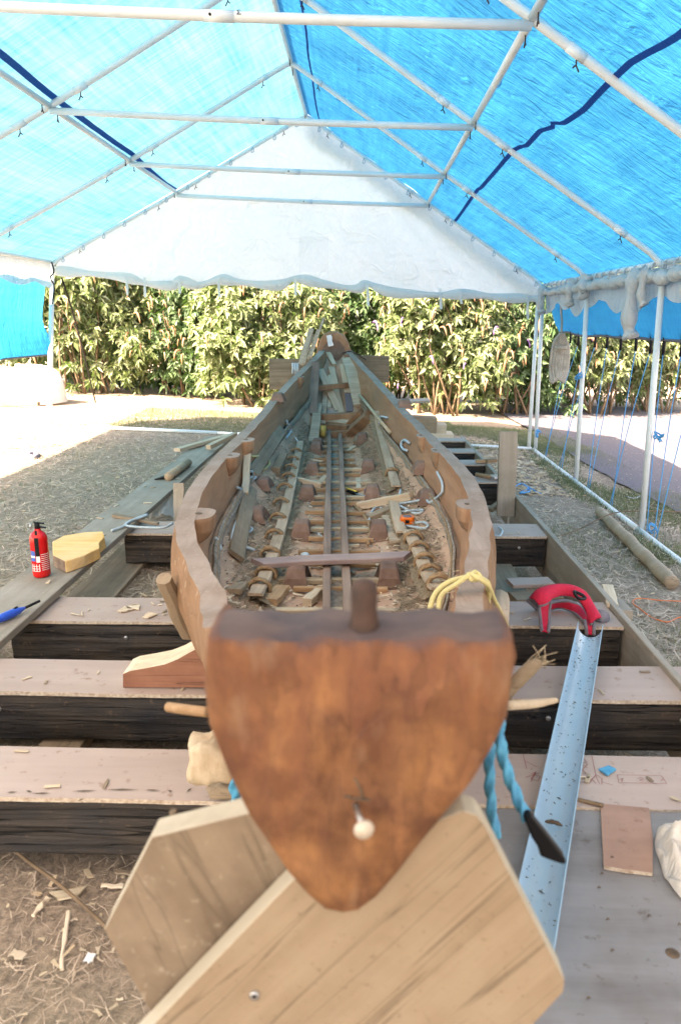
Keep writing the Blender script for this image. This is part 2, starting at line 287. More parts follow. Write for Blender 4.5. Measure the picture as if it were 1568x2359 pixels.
M['spikeviolet'] = leafmat('violet_flower_spikes', [(.28, .14, .42), (.36, .2, .5)], (.2, .1, .3))
M['stem'] = plain('bush_stems', (.22, .15, .09), .9, c2=(.12, .08, .05), scale=8)

# ------------------------------------------------------------------ mesh helpers
def mesh(name, vs, fs, mats, smooth=False, fm=None):
    me = bpy.data.meshes.new(name); me.from_pydata([tuple(v) for v in vs], [], fs)
    for mm in (mats if isinstance(mats, (list, tuple)) else [mats]): me.materials.append(mm)
    if fm: me.polygons.foreach_set('material_index', fm)
    if smooth: me.polygons.foreach_set('use_smooth', [True] * len(me.polygons))
    me.update(); return me
def link(name, me, parent=None, mat4=None):
    o = bpy.data.objects.new(name, me); COL.objects.link(o)
    if mat4 is not None: o.matrix_world = mat4
    if parent: o.parent = parent
    return o
def obj(name, vs, fs, mats, parent=None, smooth=False, fm=None):
    return link(name, mesh(name, vs, fs, mats, smooth, fm), parent)
def tag(o, label, cat, group=None):
    o['label'] = label; o['category'] = cat
    if group: o['group'] = group
    return o
def empty(name, loc, label, cat, group=None):
    o = bpy.data.objects.new(name, None); COL.objects.link(o); o.empty_display_size = .05
    o.location = loc; ROOT[o.name] = Vector(loc)
    return tag(o, label, cat, group)
ROOT = {}
def adopt(root, *objs):           # children built in world coordinates, keep their place
    for o in objs:
        o.parent = root; o.matrix_parent_inverse = Matrix.Translation(ROOT[root.name]).inverted()
    return objs[0]
def frame(p0, p1, up):
    p0, p1, up = Vector(p0), Vector(p1), Vector(up)
    x = (p1 - p0).normalized(); y = up.cross(x).normalized(); z = x.cross(y)
    return Matrix(((x.x, y.x, z.x, p0.x), (x.y, y.y, z.y, p0.y), (x.z, y.z, z.z, p0.z), (0, 0, 0, 1)))
def plank_mesh(L, w, t, mt, seed=0, wob=0.004, nseg=8, cap=None, taper=(1, 1), bow=0.0, skew=0.0, ch=0.003, rag=0.0, t2=(1, 1)):
    """board along +X, width in Y, thickness in Z with its top at z = t/2"""
    vs, fs, fm = [], [], []
    rr = random.Random(seed)
    ch = min(ch, t * .3, w * .3)
    for i in range(nseg + 1):
        u = i / nseg; x = u * L
        k = taper[0] + (taper[1] - taper[0]) * u
        kt = t2[0] + (t2[1] - t2[0]) * u
        a = wob * (noise.noise(Vector((u * 3 + seed * 1.7, 0, 0)))) * 2
        b = wob * (noise.noise(Vector((u * 3 + seed * 1.7, 5, 0)))) * 2
        hw, ht = w / 2 * k, t / 2 * kt
        z0 = bow * math.sin(math.pi * u)
        rg = [rag * (rr.random() - .5) for _ in range(8)]
        sec = [(-hw, -ht + ch), (-hw + ch, -ht), (hw - ch, -ht), (hw, -ht + ch), (hw, ht - ch), (hw - ch, ht), (-hw + ch, ht), (-hw, ht - ch)]
        for j, (y, z) in enumerate(sec):
            dx = skew * (y / w) * (1 if i == nseg else (-1 if i == 0 else 0))
            vs.append((x + dx, y + (a if y > 0 else b) + rg[j], z + z0 + rg[j] * .3))
    for i in range(nseg):
        for j in range(8):
            k = (j + 1) % 8
            fs.append((i * 8 + j, i * 8 + k, i * 8 + 8 + k, i * 8 + 8 + j)); fm.append(0)
    fs.append(tuple(range(7, -1, -1))); fm.append(1 if cap else 0)
    fs.append(tuple(nseg * 8 + j for j in range(8))); fm.append(1 if cap else 0)
    fs = [tuple(reversed(f)) for f in fs]
    return mesh('plank', vs, fs, [mt, cap] if cap else [mt], False, fm)
PS = [0]
def plank(name, p0, p1, w, t, mt, up=(0, 0, 1), parent=None, **k):
    PS[0] += 1
    p0, p1 = Vector(p0), Vector(p1)
    me = plank_mesh((p1 - p0).length, w, t, mt, seed=PS[0], **k); me.name = name
    o = bpy.data.objects.new(name, me); COL.objects.link(o)
    mw = frame(p0, p1, up)
    if parent:
        o.parent = parent; o.matrix_parent_inverse = Matrix.Translation(ROOT[parent.name]).inverted(); o.matrix_basis = mw
    else: o.matrix_basis = mw
    return o
def smoothpts(P, k=6):
    P = [Vector(p) for p in P]
    if len(P) < 3: return P
    Q = [P[0] * 2 - P[1]] + P + [P[-1] * 2 - P[-2]]; out = []
    for i in range(1, len(Q) - 2):
        a, b, c, d = Q[i - 1:i + 3]
        for j in range(k):
            t = j / k
            out.append(.5 * ((2 * b) + (c - a) * t + (2 * a - 5 * b + 4 * c - d) * t * t + (3 * b - a - 3 * c + d) * t ** 3))
    return out + [P[-1]]
def tube_data(P, r, ns=8, vs=None, fs=None, caps=True, twist=0):
    vs = [] if vs is None else vs; fs = [] if fs is None else fs; base = len(vs)
    P = [Vector(p) for p in P]; n = len(P)
    up = Vector((0, 0, 1)); prev = None
    for i, p in enumerate(P):
        d = (P[min(i + 1, n - 1)] - P[max(i - 1, 0)])
        d = d.normalized() if d.length > 1e-9 else Vector((0, 0, 1))
        if prev is None:
            a = d.cross(up)
            if a.length < .05: a = d.cross(Vector((1, 0, 0)))
            a.normalize()
        else:
            a = prev - d * prev.dot(d)
            if a.length < 1e-6: a = d.cross(up)
            a.normalize()
        prev = a; b = d.cross(a)
        ri = r[i] if isinstance(r, (list, tuple)) else (r(i / (n - 1)) if callable(r) else r)
        for j in range(ns):
            th = 2 * math.pi * j / ns
            rj = ri
            if twist:
                rj = ri * (1 + .34 * math.cos(3 * (th) - twist * i))
            vs.append(p + a * (rj * math.cos(th)) + b * (rj * math.sin(th)))
    for i in range(n - 1):
        for j in range(ns):
            k = (j + 1) % ns
            fs.append((base + i * ns + j, base + i * ns + k, base + (i + 1) * ns + k, base + (i + 1) * ns + j))
    if caps:
        fs.append(tuple(base + j for j in range(ns - 1, -1, -1))); fs.append(tuple(base + (n - 1) * ns + j for j in range(ns)))
    return vs, fs
def tube(name, P, r, mt, parent=None, ns=8, smooth=True, k=6, sm=True, twist=0):
    if sm: P = smoothpts(P, k)
    vs, fs = tube_data(P, r, ns, twist=twist)
    o = obj(name, vs, fs, mt, None, smooth)
    if parent: adopt(parent, o)
    return o
def lathe(name, c, prof, mt, parent=None, ns=24, axis=(0, 0, 1)):
    """prof: (radius, height) list"""
    q = Vector((0, 0, 1)).rotation_difference(Vector(axis)); vs, fs = [], []
    for r, h in prof:
        for j in range(ns):
            a = 2 * math.pi * j / ns; vs.append(Vector(c) + q @ Vector((r * math.cos(a), r * math.sin(a), h)))
    for i in range(len(prof) - 1):
        for j in range(ns):
            k = (j + 1) % ns; fs.append((i * ns + j, i * ns + k, (i + 1) * ns + k, (i + 1) * ns + j))
    fs.append(tuple(range(ns - 1, -1, -1))); fs.append(tuple((len(prof) - 1) * ns + j for j in range(ns)))
    o = obj(name, vs, fs, mt, None, True)
    if parent: adopt(parent, o)
    return o
def prism(name, poly, y0, y1, mats, parent=None, fmf=None, bevel=0.0):
    """polygon in X,Z extruded from y0 (front) to y1; mats [face, edge]"""
    n = len(poly); vs = [(x, y0, z) for x, z in poly] + [(x, y1, z) for x, z in poly]
    fs = [tuple(range(n)), tuple(range(2 * n - 1, n - 1, -1))]; fm = [0, 0]
    for i in range(n):
        j = (i + 1) % n; fs.append((j, i, n + i, n + j)); fm.append(1 if len(mats) > 1 else 0)
    o = obj(name, vs, fs, mats, None, False, fm)
    if bevel:
        md = o.modifiers.new('bevel', 'BEVEL'); md.width = bevel; md.segments = 2
    if parent: adopt(parent, o)
    return o
def slab(name, poly, z0, z1, mats, parent=None):
    """polygon in X,Y standing from z0 to z1; mats [top, side]"""
    n = len(poly); vs = [(x, y, z1) for x, y in poly] + [(x, y, z0) for x, y in poly]
    fs = [tuple(range(n)), tuple(range(2 * n - 1, n - 1, -1))]; fm = [0, 0]
    for i in range(n):
        j = (i + 1) % n; fs.append((j, i, n + i, n + j)); fm.append(1 if len(mats) > 1 else 0)
    o = obj(name, vs, fs, mats, None, False, fm)
    if parent: adopt(parent, o)
    return o
def sheet(name, fn, nu, nv, mt, parent=None, smooth=True, fm=None):
    vs = [fn(i / nu, j / nv) for i in range(nu + 1) for j in range(nv + 1)]
    fs = [(i * (nv + 1) + j, (i + 1) * (nv + 1) + j, (i + 1) * (nv + 1) + j + 1, i * (nv + 1) + j + 1) for i in range(nu) for j in range(nv)]
    o = obj(name, vs, fs, mt, None, smooth, fm)
    if parent: adopt(parent, o)
    return o
def nz(x, y=0., z=0.): return noise.noise(Vector((x, y, z)))
def lerp(a, b, t): return a + (b - a) * t
def interp(tab, x):
    if x <= tab[0][0]: return tab[0][1]
    for (a, va), (b, vb) in zip(tab, tab[1:]):
        if x <= b:
            t = (x - a) / (b - a); t = t * t * (3 - 2 * t) * .35 + t * .65
            return va + (vb - va) * t
    return tab[-1][1]
def kind(o, k): o['kind'] = k; return o

# ================================================================== SETTING
def gfun(u, v):
    X = -40 + 80 * u; Y = -6 + 76 * v
    return (X, Y, gz(max(-9, min(9, X))) + .012 * nz(X * 1.3, Y * 1.3))
kind(sheet('ground', gfun, 160, 160, M['ground']), 'structure')
# tarmac path to the right, slightly proud of the ground
pe = [PG(1243, 1003), PG(1330, 1062), PG(1430, 1120), PG(1568, 1190), PG(1700, 1262)]
pe = [Vector((p.x, p.y, 0)) for p in pe]
left_edge = sorted([(p.y, p.x) for p in pe])
def pathfun(u, v):
    Y = 2 + 14.0 * v
    xl = interp([(-5, 4.6), (2, 4.2)] + left_edge + [(13, 2.5), (16, 2.6)], Y) + .05 * nz(Y * 3)
    X = lerp(xl, 9.0 if Y > 0 else 9, u)
    return (X, Y, gz(X) + .028)
kind(sheet('path', pathfun, 24, 70, M['tarmac']), 'structure')

# straw, chips and grass on the ground
def scatter(name, N, region, lo, hi, wid, mt, lift=.004, tilt=.25, dens=None, curl=0, thick=False):
    rr = random.Random(hash(name) % 1000 if False else len(name) * 31 + N); vs, fs = [], []
    while N > 0:
        X = rr.uniform(region[0], region[1]); Y = rr.uniform(region[2], region[3])
        if dens and rr.random() > dens(X, Y): 
            N -= 0.15; continue
        N -= 1
        l = rr.uniform(lo, hi); w = wid * rr.uniform(.6, 1.4); a = rr.uniform(0, math.pi * 2)
        d = Vector((math.cos(a), math.sin(a), rr.uniform(-tilt, tilt))); s = Vector((-math.sin(a), math.cos(a), rr.uniform(-.3, .3))) * w * .5
        c = Vector((X, Y, gz(X) + lift + rr.uniform(0, .012) + abs(d.z) * l * .4)); b = len(vs)
        e = d * l * .5; k = Vector((-math.sin(a), math.cos(a), 0)) * curl * l * rr.uniform(-1, 1)
        if thick:
            t = Vector((0, 0, w * .25)); sk = rr.uniform(.4, 1)
            vs += [c - e - s, c - e + s * sk, c + e + s, c + e * .8 - s * sk, c - e - s + t, c - e + s * sk + t, c + e + s + t, c + e * .8 - s * sk + t]
            for f in ((0, 3, 2, 1), (4, 5, 6, 7), (0, 1, 5, 4), (1, 2, 6, 5), (2, 3, 7, 6), (3, 0, 4, 7)): fs.append(tuple(b + i for i in f))
        else:
            vs += [c - e - s, c - e + s, c + k + s, c + k - s, c + e + s * .4, c + e - s * .4]
            fs += [(b, b + 1, b + 2, b + 3), (b + 3, b + 2, b + 4, b + 5)]
    return kind(obj(name, vs, fs, mt), 'stuff')
def away(X, Y): return 1.0
o = scatter('straw_litter', 90000, (-6.5, 4.2, 2.7, 11.5), .03, .12, .0045, M['straw'], curl=.15)
tag(o, 'dry straw and dead grass littering the trodden ground', 'straw')
o = scatter('straw_litter', 34000, (-2.6, 2.2, 1.0, 4.6), .015, .07, .0017, M['straw'], curl=.2)
tag(o, 'fine dry grass clippings on the ground between the sleepers', 'straw')
o = scatter('wood_shavings', 1500, (-4.2, 3.2, 1.2, 10.5), .015, .06, .012, M['chip'], thick=True)
tag(o, 'pale wood chips and shavings scattered under the marquee', 'wood chips')
o = scatter('wood_shavings', 1100, (1.15, 2.1, 7.0, 10.4), .02, .07, .025, M['chip'], thick=True)
tag(o, 'thick bed of pale wood chips beside the far right posts', 'wood chips')
def gd(X, Y): return max(0, nz(X * .9 + 3, Y * .9) + .35 + (.15 if Y > 9.9 else 0)) * 2
def blades(name, N, regs, h, label):
    rr = random.Random(N); vs, fs = [], []
    for reg in regs:
        for _ in range(N):
            X = rr.uniform(reg[0], reg[1]); Y = rr.uniform(reg[2], reg[3])
            if rr.random() > gd(X, Y): continue
            a = rr.uniform(0, 6.28); z = gz(X); hh = h * rr.uniform(.4, 1.2); b = len(vs)
            s = Vector((math.cos(a), math.sin(a), 0)) * .003; ln = Vector((rr.uniform(-1, 1), rr.uniform(-1, 1), 0)) * hh * .6
            p = Vector((X, Y, z)); vs += [p - s, p + s, p + ln + Vector((0, 0, hh))]; fs.append((b, b + 1, b + 2))
    return tag(kind(obj(name, vs, fs, M['grassblade']), 'stuff'), label, 'grass')
blades('short_grass', 42000, [(-3.4, 1.4, 9.95, 12.2), (2.0, 3.1, 5.0, 10.2), (1.0, 3.0, 9.6, 11.8)], .05, 'short green grass beyond the far rail and along the right rail')
blades('grass_tufts', 2500, [(-4, -1.8, 3.0, 9.5), (-2, -1.0, 1.2, 1.9), (1.4, 2.2, 2.6, 6)], .05, 'sparse green grass tufts in the trodden straw')

# ================================================================== HEDGE
def leaf_batch(cen, radii, N, rr, size, droop=.4, shell=.3):
    vs, fs = [], []
    for _ in range(N // 6):
        while True:
            d = Vector((rr.gauss(0, 1), rr.gauss(0, 1), rr.gauss(0, 1))).normalized()
            if d.y < .55: break
        cl = .80 + .6 * nz(d.x * 2.6 + cen.x * 3, d.y * 2.6 + cen.y, d.z * 2.6 + 7)
        t = rr.uniform(shell, 1.0) ** .6 * cl
        c = Vector((cen.x + d.x * radii[0] * t, cen.y + d.y * radii[1] * t, cen.z + d.z * radii[2] * t))
        if c.z < gz(c.x) + .05: continue
        hole = nz(c.x * 1.9 + 11, c.z * 1.9, c.y * .8)
        if hole < -.01 and rr.random() < .93 and t > .62 and cen.y < 15.5: continue
        tip = (d + Vector((rr.uniform(-.7, .7), rr.uniform(-.8, .2), rr.uniform(-.5, .8)))).normalized()
        e1 = tip.cross(Vector((0, 0, 1)));
        if e1.length < .1: e1 = Vector((1, 0, 0))
        e1.normalize(); e2 = tip.cross(e1); a0 = rr.uniform(0, 6.28)
        for q in range(6):
            a = a0 + q * 1.9 + rr.uniform(-.3, .3)
            ax = (tip * rr.uniform(.2, .9) + (e1 * math.cos(a) + e2 * math.sin(a)) * .9)
            ax.z -= droop * .6; ax.normalize(); l = size * rr.uniform(.5, 1.15); wd = l * rr.uniform(.14, .22)
            p = c - tip * (q * .018)
            nn = tip * .8 + Vector((rr.uniform(-.4, .4), rr.uniform(-.5, .2), rr.uniform(.1, .8)))
            sd = ax.cross(nn)
            if sd.length < .1: continue
            sd.normalize(); up = sd.cross(ax); b = len(vs); m1 = p + ax * l * .45
            vs += [p, m1 - sd * wd + up * wd * .4, m1 - up * wd * .1, m1 + sd * wd + up * wd * .4, p + ax * l - Vector((0, 0, l * .18))]
            fs += [(b, b + 1, b + 2), (b, b + 2, b + 3), (b + 1, b + 4, b + 2), (b + 2, b + 4, b + 3)]
    return vs, fs
def spikes(cen, radii, N, rr, size):
    vs, fs = [], []
    for _ in range(N):
        d = Vector((rr.gauss(0, 1), -abs(rr.gauss(0, 1)), rr.gauss(.25, .8))).normalized()
        p = Vector((cen.x + d.x * radii[0], cen.y + d.y * radii[1], cen.z + d.z * radii[2])) * 1.0
        if p.z < gz(p.x) + .5: continue
        a = rr.uniform(-.9, .9); l = size * rr.uniform(.7, 1.3)
        q = [p, p + Vector((a * l * .5, -.3 * l, .1 * l)), p + Vector((a * l * .8, -.45 * l, -.35 * l)), p + Vector((a * l * .9, -.5 * l, -.9 * l))]
        tube_data(smoothpts(q, 2), [l * .04, l * .09, l * .11, l * .11, l * .1, l * .07, l * .02], 5, vs, fs)
    return vs, fs
bush_specs = [  # x, y, rx, ry, rz, zc, label, mat, leaves
    (-7.6, 13.8, 1.7, 1.3, 1.9, 1.5, 'leafy bush half hidden by the blue tarp at far left', 'leafA', 5200),
    (-5.1, 14.2, 1.9, 1.3, 2.1, 1.7, 'tall bush with brown drooping flower heads right of the left tent post', 'leafA', 10500),
    (-3.2, 14.6, 1.5, 1.2, 2.1, 1.7, 'darker green bush with bare orange stems showing below', 'leafB', 7500),
    (-1.7, 13.5, 1.45, 1.2, 1.9, 1.2, 'pale leafed bush left of the far end of the boat', 'leafA', 10500),
    (-.2, 14.6, 1.6, 1.2, 2.3, 1.9, 'dark bush hung with orange brown flower heads behind the boat end', 'leafB', 8500),
    (1.4, 13.6, 1.4, 1.2, 1.8, 1.3, 'bright leafed bush right of the boat end with a few violet flowers', 'leafA', 9500),
    (2.7, 14.0, 1.35, 1.2, 2.0, 1.6, 'green bush beside the far right corner post', 'leafB', 8000),
    (4.2, 14.8, 1.5, 1.2, 1.7, 1.4, 'pale bush seen through the blue strings between the right posts', 'leafA', 7500),
    (5.9, 15.6, 1.6, 1.2, 1.6, 1.3, 'sunlit bush beyond the path at far right', 'leafA', 7000),
    (8.2, 16.0, 1.8, 1.2, 2.0, 1.5, 'bush standing past the right edge of the path', 'leafB', 3500),
    (-10.6, 14.0, 1.9, 1.3, 2.0, 1.6, 'outermost bush at the left end of the hedge', 'leafB', 3000),
    (-4.2, 15.6, 3.2, 1.0, 2.5, 1.5, 'taller dark shrub rising behind the left bushes', 'leafB', 10000),
    (.6, 15.8, 3.0, 1.0, 2.6, 1.5, 'taller dark shrub rising behind the boat end', 'leafB', 10000),
    (5.0, 16.6, 3.2, 1.0, 2.5, 1.4, 'taller dark shrub rising behind the right bushes', 'leafB', 9000),
]
for i, (x, y, rx, ry, rz, zc, lab, mt, N) in enumerate(bush_specs):
    rr = random.Random(100 + i); rt = empty('bush', (x, y, gz(x)), lab, 'bush', 'flowering bushes in the hedge behind the marquee')
    cs = Vector((x, y, zc)); V_, F_ = [], []
    nl = 6
    for k in range(nl + 1):
        if k == 0: c, f, share = cs, 1.0, .4
        else:
            a = rr.uniform(0, 6.28); c = cs + Vector((math.cos(a) * rx * .5, -abs(math.sin(a)) * ry * .5, rr.uniform(-.55, .6) * rz)); f = rr.uniform(.38, .6); share = .6 / nl
        v, ff = leaf_batch(c, (rx * f, ry * f, rz * f), int(N * share * 2.1), rr, .165)
        b = len(V_); V_ += v; F_ += [tuple(b + q for q in g) for g in ff]
    adopt(rt, kind(obj('foliage', V_, F_, M[mt]), 'stuff'))
    if i < 11:
        v, ff = spikes(cs, (rx * 1.0, ry * 1.12, rz * .95), [30, 100, 60, 60, 130, 80, 70, 30, 25, 10, 10][i], rr, rr.choice([.14, .17]))
        if v: adopt(rt, kind(obj('flower_spikes', v, ff, M['spike'], None, True), 'stuff'))
    if i in (4, 5, 6):
        v, ff = spikes(cs, (rx * 1.0, ry * 1.2, rz * .8), 9, rr, .13)
        if v: adopt(rt, kind(obj('violet_flowers', v, ff, M['spikeviolet'], None, True), 'stuff'))
    for k in range(14):
        a = rr.uniform(0, 6.28); q = rr.uniform(.1, .5)
        b0 = Vector((x + math.cos(a) * rx * q * .8, y - abs(math.sin(a)) * ry * q, gz(x) - .02))
        t1 = b0 + Vector((rr.uniform(-.5, .5), rr.uniform(-.4, .1), rz * rr.uniform(.5, .9))); t2 = t1 + Vector((rr.uniform(-.6, .6), rr.uniform(-.5, .1), rz * rr.uniform(.2, .5)))
        tube('stem', [b0, lerp(b0, t1, .5) + Vector((rr.uniform(-.1, .1), 0, 0)), t1, t2], lambda u: .022 * (1.05 - u), M['stem'], rt, ns=5, k=3)

# ================================================================== MARQUEE
FY = [9.8, 7.87, 5.94, 4.0, 2.07, 0.14, -1.8, -3.73]
Lb, Le, Rb, Re = PY(117, 985, 9.8), PY(122, 604, 9.8), PY(1232, 1040, 9.8), PY(1250, 657, 9.8)
AP, LT, RT = PY(705, 266, 9.8), PY(408, 444, 9.8), PY(985, 468, 9.8)
def at(p, Y): return Vector((p.x, Y, p.z))
fr = empty('marquee_frame', (Lb.x, 9.8, Lb.z), 'white steel tube frame of the marquee over the boat', 'marquee frame')
TR = .024
for i, Y in enumerate(FY):
    for (a, b_) in ((Lb, Le), (Rb, Re)):
        tube('post', [at(a, Y), at(b_, Y)], TR, M['white'], fr, sm=False, ns=12)
    def elbow(a, b_, ba, bb): return a
    for (E, T) in ((Le, LT), (Re, RT)):
        e, t, p = at(E, Y), at(T, Y), at(AP, Y)
        u = (p - e).normalized()
        tube('rafter', [e + Vector((0, 0, -.03)), e + u * .12 + Vector((0, 0, .0)), e + u * .3, t, p - u * .22, p - Vector((0, 0, .012))], TR, M['white'], fr, ns=12, k=3)
        # sleeves and wing bolts
        for q in ((t + u * .26), (t - u * .26), (e + u * .4), (p - u * .3)):
            d2 = u * .05
            tube('sleeve', [q - d2, q + d2], TR + .0025, M['white'], fr, sm=False, ns=12)
            nrm = Vector((0, 0, -1)); s = Vector((0, 1, 0))
            vs, fs = tube_data([q + nrm * TR, q + nrm * (TR + .03)], .004, 5)
            tube_data([q + nrm * (TR + .03), q + nrm * (TR + .05) + u * .018], .004, 5, vs, fs)
            tube_data([q + nrm * (TR + .03), q + nrm * (TR + .05) - u * .018], .004, 5, vs, fs)
            adopt(fr, obj('wing_bolt', vs, fs, M['rust']))
    tube('tie_bar', [at(LT, Y) - Vector((0, 0, .03)), lerp(at(LT, Y), at(RT, Y), .5) - Vector((0, 0, .04)), at(RT, Y) - Vector((0, 0, .03))], TR, M['white'], fr, ns=12, k=3)
    mid = lerp(at(LT, Y), at(RT, Y), .52) - Vector((0, 0, .04)); ud = (RT - LT).normalized()
    tube('sleeve', [mid - ud * .07, mid + ud * .07], TR + .0025, M['white'], fr, sm=False, ns=12)
    tube('bolt', [mid + Vector((-.04, -.03, .0)), mid + Vector((-.04, -.018, 0))], .007, M['black'], fr, sm=False, ns=6)
    if i: 
        Yn = FY[i - 1]
        for nm, p in (('ridge_tube', AP), ('purlin', LT), ('purlin', RT), ('eave_tube', Le), ('eave_tube', Re)):
            tube(nm, [at(p, Y) + Vector((0, .02, 0)), at(p, Yn) - Vector((0, .02, 0))], TR * .95, M['white'], fr, sm=False, ns=10)
        for p in (AP, LT, RT):
            for s in (-1, 1):
                Yq = (Y if s > 0 else Yn) + s * .14
                if not (min(Y, Yn) < Yq < max(Y, Yn)): Yq = (Y if s > 0 else Yn) + s * .14
                q = at(p, Yq)
                vs, fs = tube_data([q - Vector((0, 0, TR)), q - Vector((0, 0, TR + .03))], .004, 5)
                tube_data([q - Vector((0, 0, TR + .03)), q - Vector((0, .018, TR + .05))], .004, 5, vs, fs)
                tube_data([q - Vector((0, 0, TR + .03)), q - Vector((0, -.018, TR + .05))], .004, 5, vs, fs)
                adopt(fr, obj('wing_bolt', vs, fs, M['rust']))
        # base rails
        tube('base_rail', [at(Rb, Y) + Vector((-.03, .02, .03)), lerp(at(Rb, Y), at(Rb, Yn), .5) + Vector((-.03, 0, .028)), at(Rb, Yn) + Vector((-.03, -.02, .03))], TR, M['white'], fr, ns=12, k=3)
tube('base_rail', [PG(243, 990) + Vector((0, 0, .03)), PG(500, 1002) + Vector((0, 0, .03))], TR, M['white'], fr, sm=False, ns=12)
tube('base_rail', [PG(500, 1002) + Vector((0, 0, .03)), PG(1222, 1038) + Vector((0, 0, .03))], TR * .8, M['white'], fr, sm=False, ns=12)
# printed marks on the poles
def textmesh(txt, size, mat4, mt, name='printed_mark'):
    cu = bpy.data.curves.new(name, 'FONT'); cu.body = txt; cu.size = size; cu.extrude = .0006
    t = bpy.data.objects.new('tmp', cu); COL.objects.link(t); bpy.context.view_layer.update()
    me = bpy.data.meshes.new_from_object(t.evaluated_get(bpy.context.evaluated_depsgraph_get())); COL.objects.unlink(t); bpy.data.objects.remove(t)
    me.materials.clear(); me.materials.append(mt); o = bpy.data.objects.new(name, me); COL.objects.link(o); o.matrix_basis = mat4; return o
p = lerp(at(LT, 4.0), at(RT, 4.0), .555) - Vector((0, .0265, .04))
adopt(fr, textmesh('M', .03, Matrix.Translation(p) @ Matrix.Rotation(rad(88), 4, 'X') @ Matrix.Rotation(rad(90), 4, 'Z'), M['darkink']))
# blue roof sheets
def slope(A, E, u, Y, off):
    s = (E - A); nrm = Vector((-s.z, 0, s.x)).normalized()
    if nrm.z < 0: nrm = -nrm
    return at(A, Y) + Vector((s.x, 0, s.z)) * u + nrm * off
def sag(Y):
    t = ((9.8 - Y) / 1.93) % 1.0
    return -.02 * math.sin(math.pi * t)
RY0 = 2.75
def roofL(u, v):
    Y = 3.9 + (9.88 - 3.9) * v
    return slope(AP, Le, -.012 + u * 1.032, Y, .034 + sag(Y) * math.sin(math.pi * min(1, u)) + .006 * nz(u * 6, Y * 2))
def roofR(u, v):
    Y = RY0 + (9.88 - RY0) * v
    cr = .014 * nz(u * 9, Y * 2.6) + .010 * nz(u * 3 + Y * 2.2, Y * 5 - u * 14, 3)
    return slope(AP, Re, -.012 + u * 1.032, Y, .036 + sag(Y) * math.sin(math.pi * min(1, u)) + cr * (1 if u > .08 else 0))
def roofFill(A, E, u, v):
    Y = -4.1 + (8.1 if E.x < 0 else 7.0) * v
    return slope(A, E, -.012 + u * 1.032, Y, .05 + sag(Y) * math.sin(math.pi * min(1, u)))
rtL = empty('roof_tarpaulin', tuple(AP), 'bright sun bleached blue tarpaulin over the left roof slope', 'tarpaulin')
sheet('sheet', roofL, 60, 140, M['tarpL'], rtL)
rtR = empty('roof_tarpaulin', tuple(AP), 'deeper blue creased tarpaulin over the right roof slope', 'tarpaulin')
sheet('sheet', roofR, 70, 180, M['tarpR'], rtR)
RY0 = -4.1
rtN = empty('added_fill_sheet', (AP.x, 0, AP.z), 'unseen white sheet added over the nearest roof bays for neutral fill light', 'light fill sheet')  # white instead of blue, added out of view to light the boat neutrally
sheet('panel', lambda u, v: roofFill(AP, Le, u, v), 20, 40, M['rooffill'], rtN)
sheet('panel', lambda u, v: roofFill(AP, Re, u, v), 20, 40, M['rooffill'], rtN)
def solve_u(A, E, px, py):     # where a pixel's ray meets the slope plane -> (u, Y)
    s = E - A; nrm = Vector((-s.z, 0, s.x)).normalized(); d = ray(px, py)
    t = (A - CAM).dot(nrm) / d.dot(nrm); P = CAM + d * t
    return (P.x - A.x) / s.x, P.y
def seam(rt, A, E, pts, wd, fn_off=-.012):
    q = sorted([(solve_u(A, E, *p)) for p in pts], key=lambda t: t[1])
    tab = [(Y, u) for u, Y in q]
    y0 = tab[0][0]
    if y0 > -2: tab = [(-2.1, tab[0][1])] + tab
    wl = (E - A).length
    def f(a, v):
        Y = lerp(-2.1, 9.79, v); u = interp(tab, Y) + (a - .5) * wd / wl
        return slope(A, E, u, Y, .02 + fn_off + .004 * nz(Y * 5) + sag(Y))
    sheet('seam_strip', f, 2, 260, M['seam'], rt)
seam(rtR, AP, Re, [(1568, 75), (1450, 145), (1388, 205), (1345, 250), (1300, 280), (1277, 287), (1268, 280), (1245, 298), (1212, 335), (1198, 338), (1180, 348), (1107, 432), (1100, 436), (1050, 506)], .034)
seam(rtR, AP, Re, [(693, 5), (707, 70), (712, 130), (716, 165), (735, 272)], .022)
seam(rtL, AP, Le, [(4, 122), (128, 228), (215, 290), (300, 352), (380, 420), (404, 437)], .05)
# white gable sheet
gb = empty('gable_sheet', (AP.x, 9.8, Re.z), 'white sheet filling the far gable above the hedge', 'gable sheet')
hem = [(125, 634), (200, 640), (290, 650), (340, 664), (400, 668), (412, 655), (455, 668), (505, 655), (560, 662), (640, 668), (680, 652), (740, 664), (820, 676), (845, 664), (900, 684), (1010, 690), (1080, 688), (1150, 696), (1212, 698), (1250, 700)]
HM = [PY(a, b_, 9.8) for a, b_ in hem]; hemt = [(p.x, p.z) for p in HM]
def hemz(X): return interp(hemt, X)
def gab(u, v):
    X = lerp(Le.x + .03, Re.x - .02, u)
    top = (Le.z + (AP.z - Le.z) * (X - Le.x) / (AP.x - Le.x)) if X < AP.x else (Re.z + (AP.z - Re.z) * (X - Re.x) / (AP.x - Re.x))
    z = lerp(hemz(X) + .03, top, v)
    f = (z - 1.8)
    wr = .03 * nz(X * 1.1 + z * .4, z * .8) + .018 * nz(X * 3.1 - z * 2, z * 1.2, 4) + .02 * nz((X - AP.x) * 3 / (top - z + .6), 1, 2)
    return Vector((X, 9.84 + wr * min(1, (top - z) * 2 + .1), z))
sheet('sheet', gab, 150, 50, M['gable'], gb)
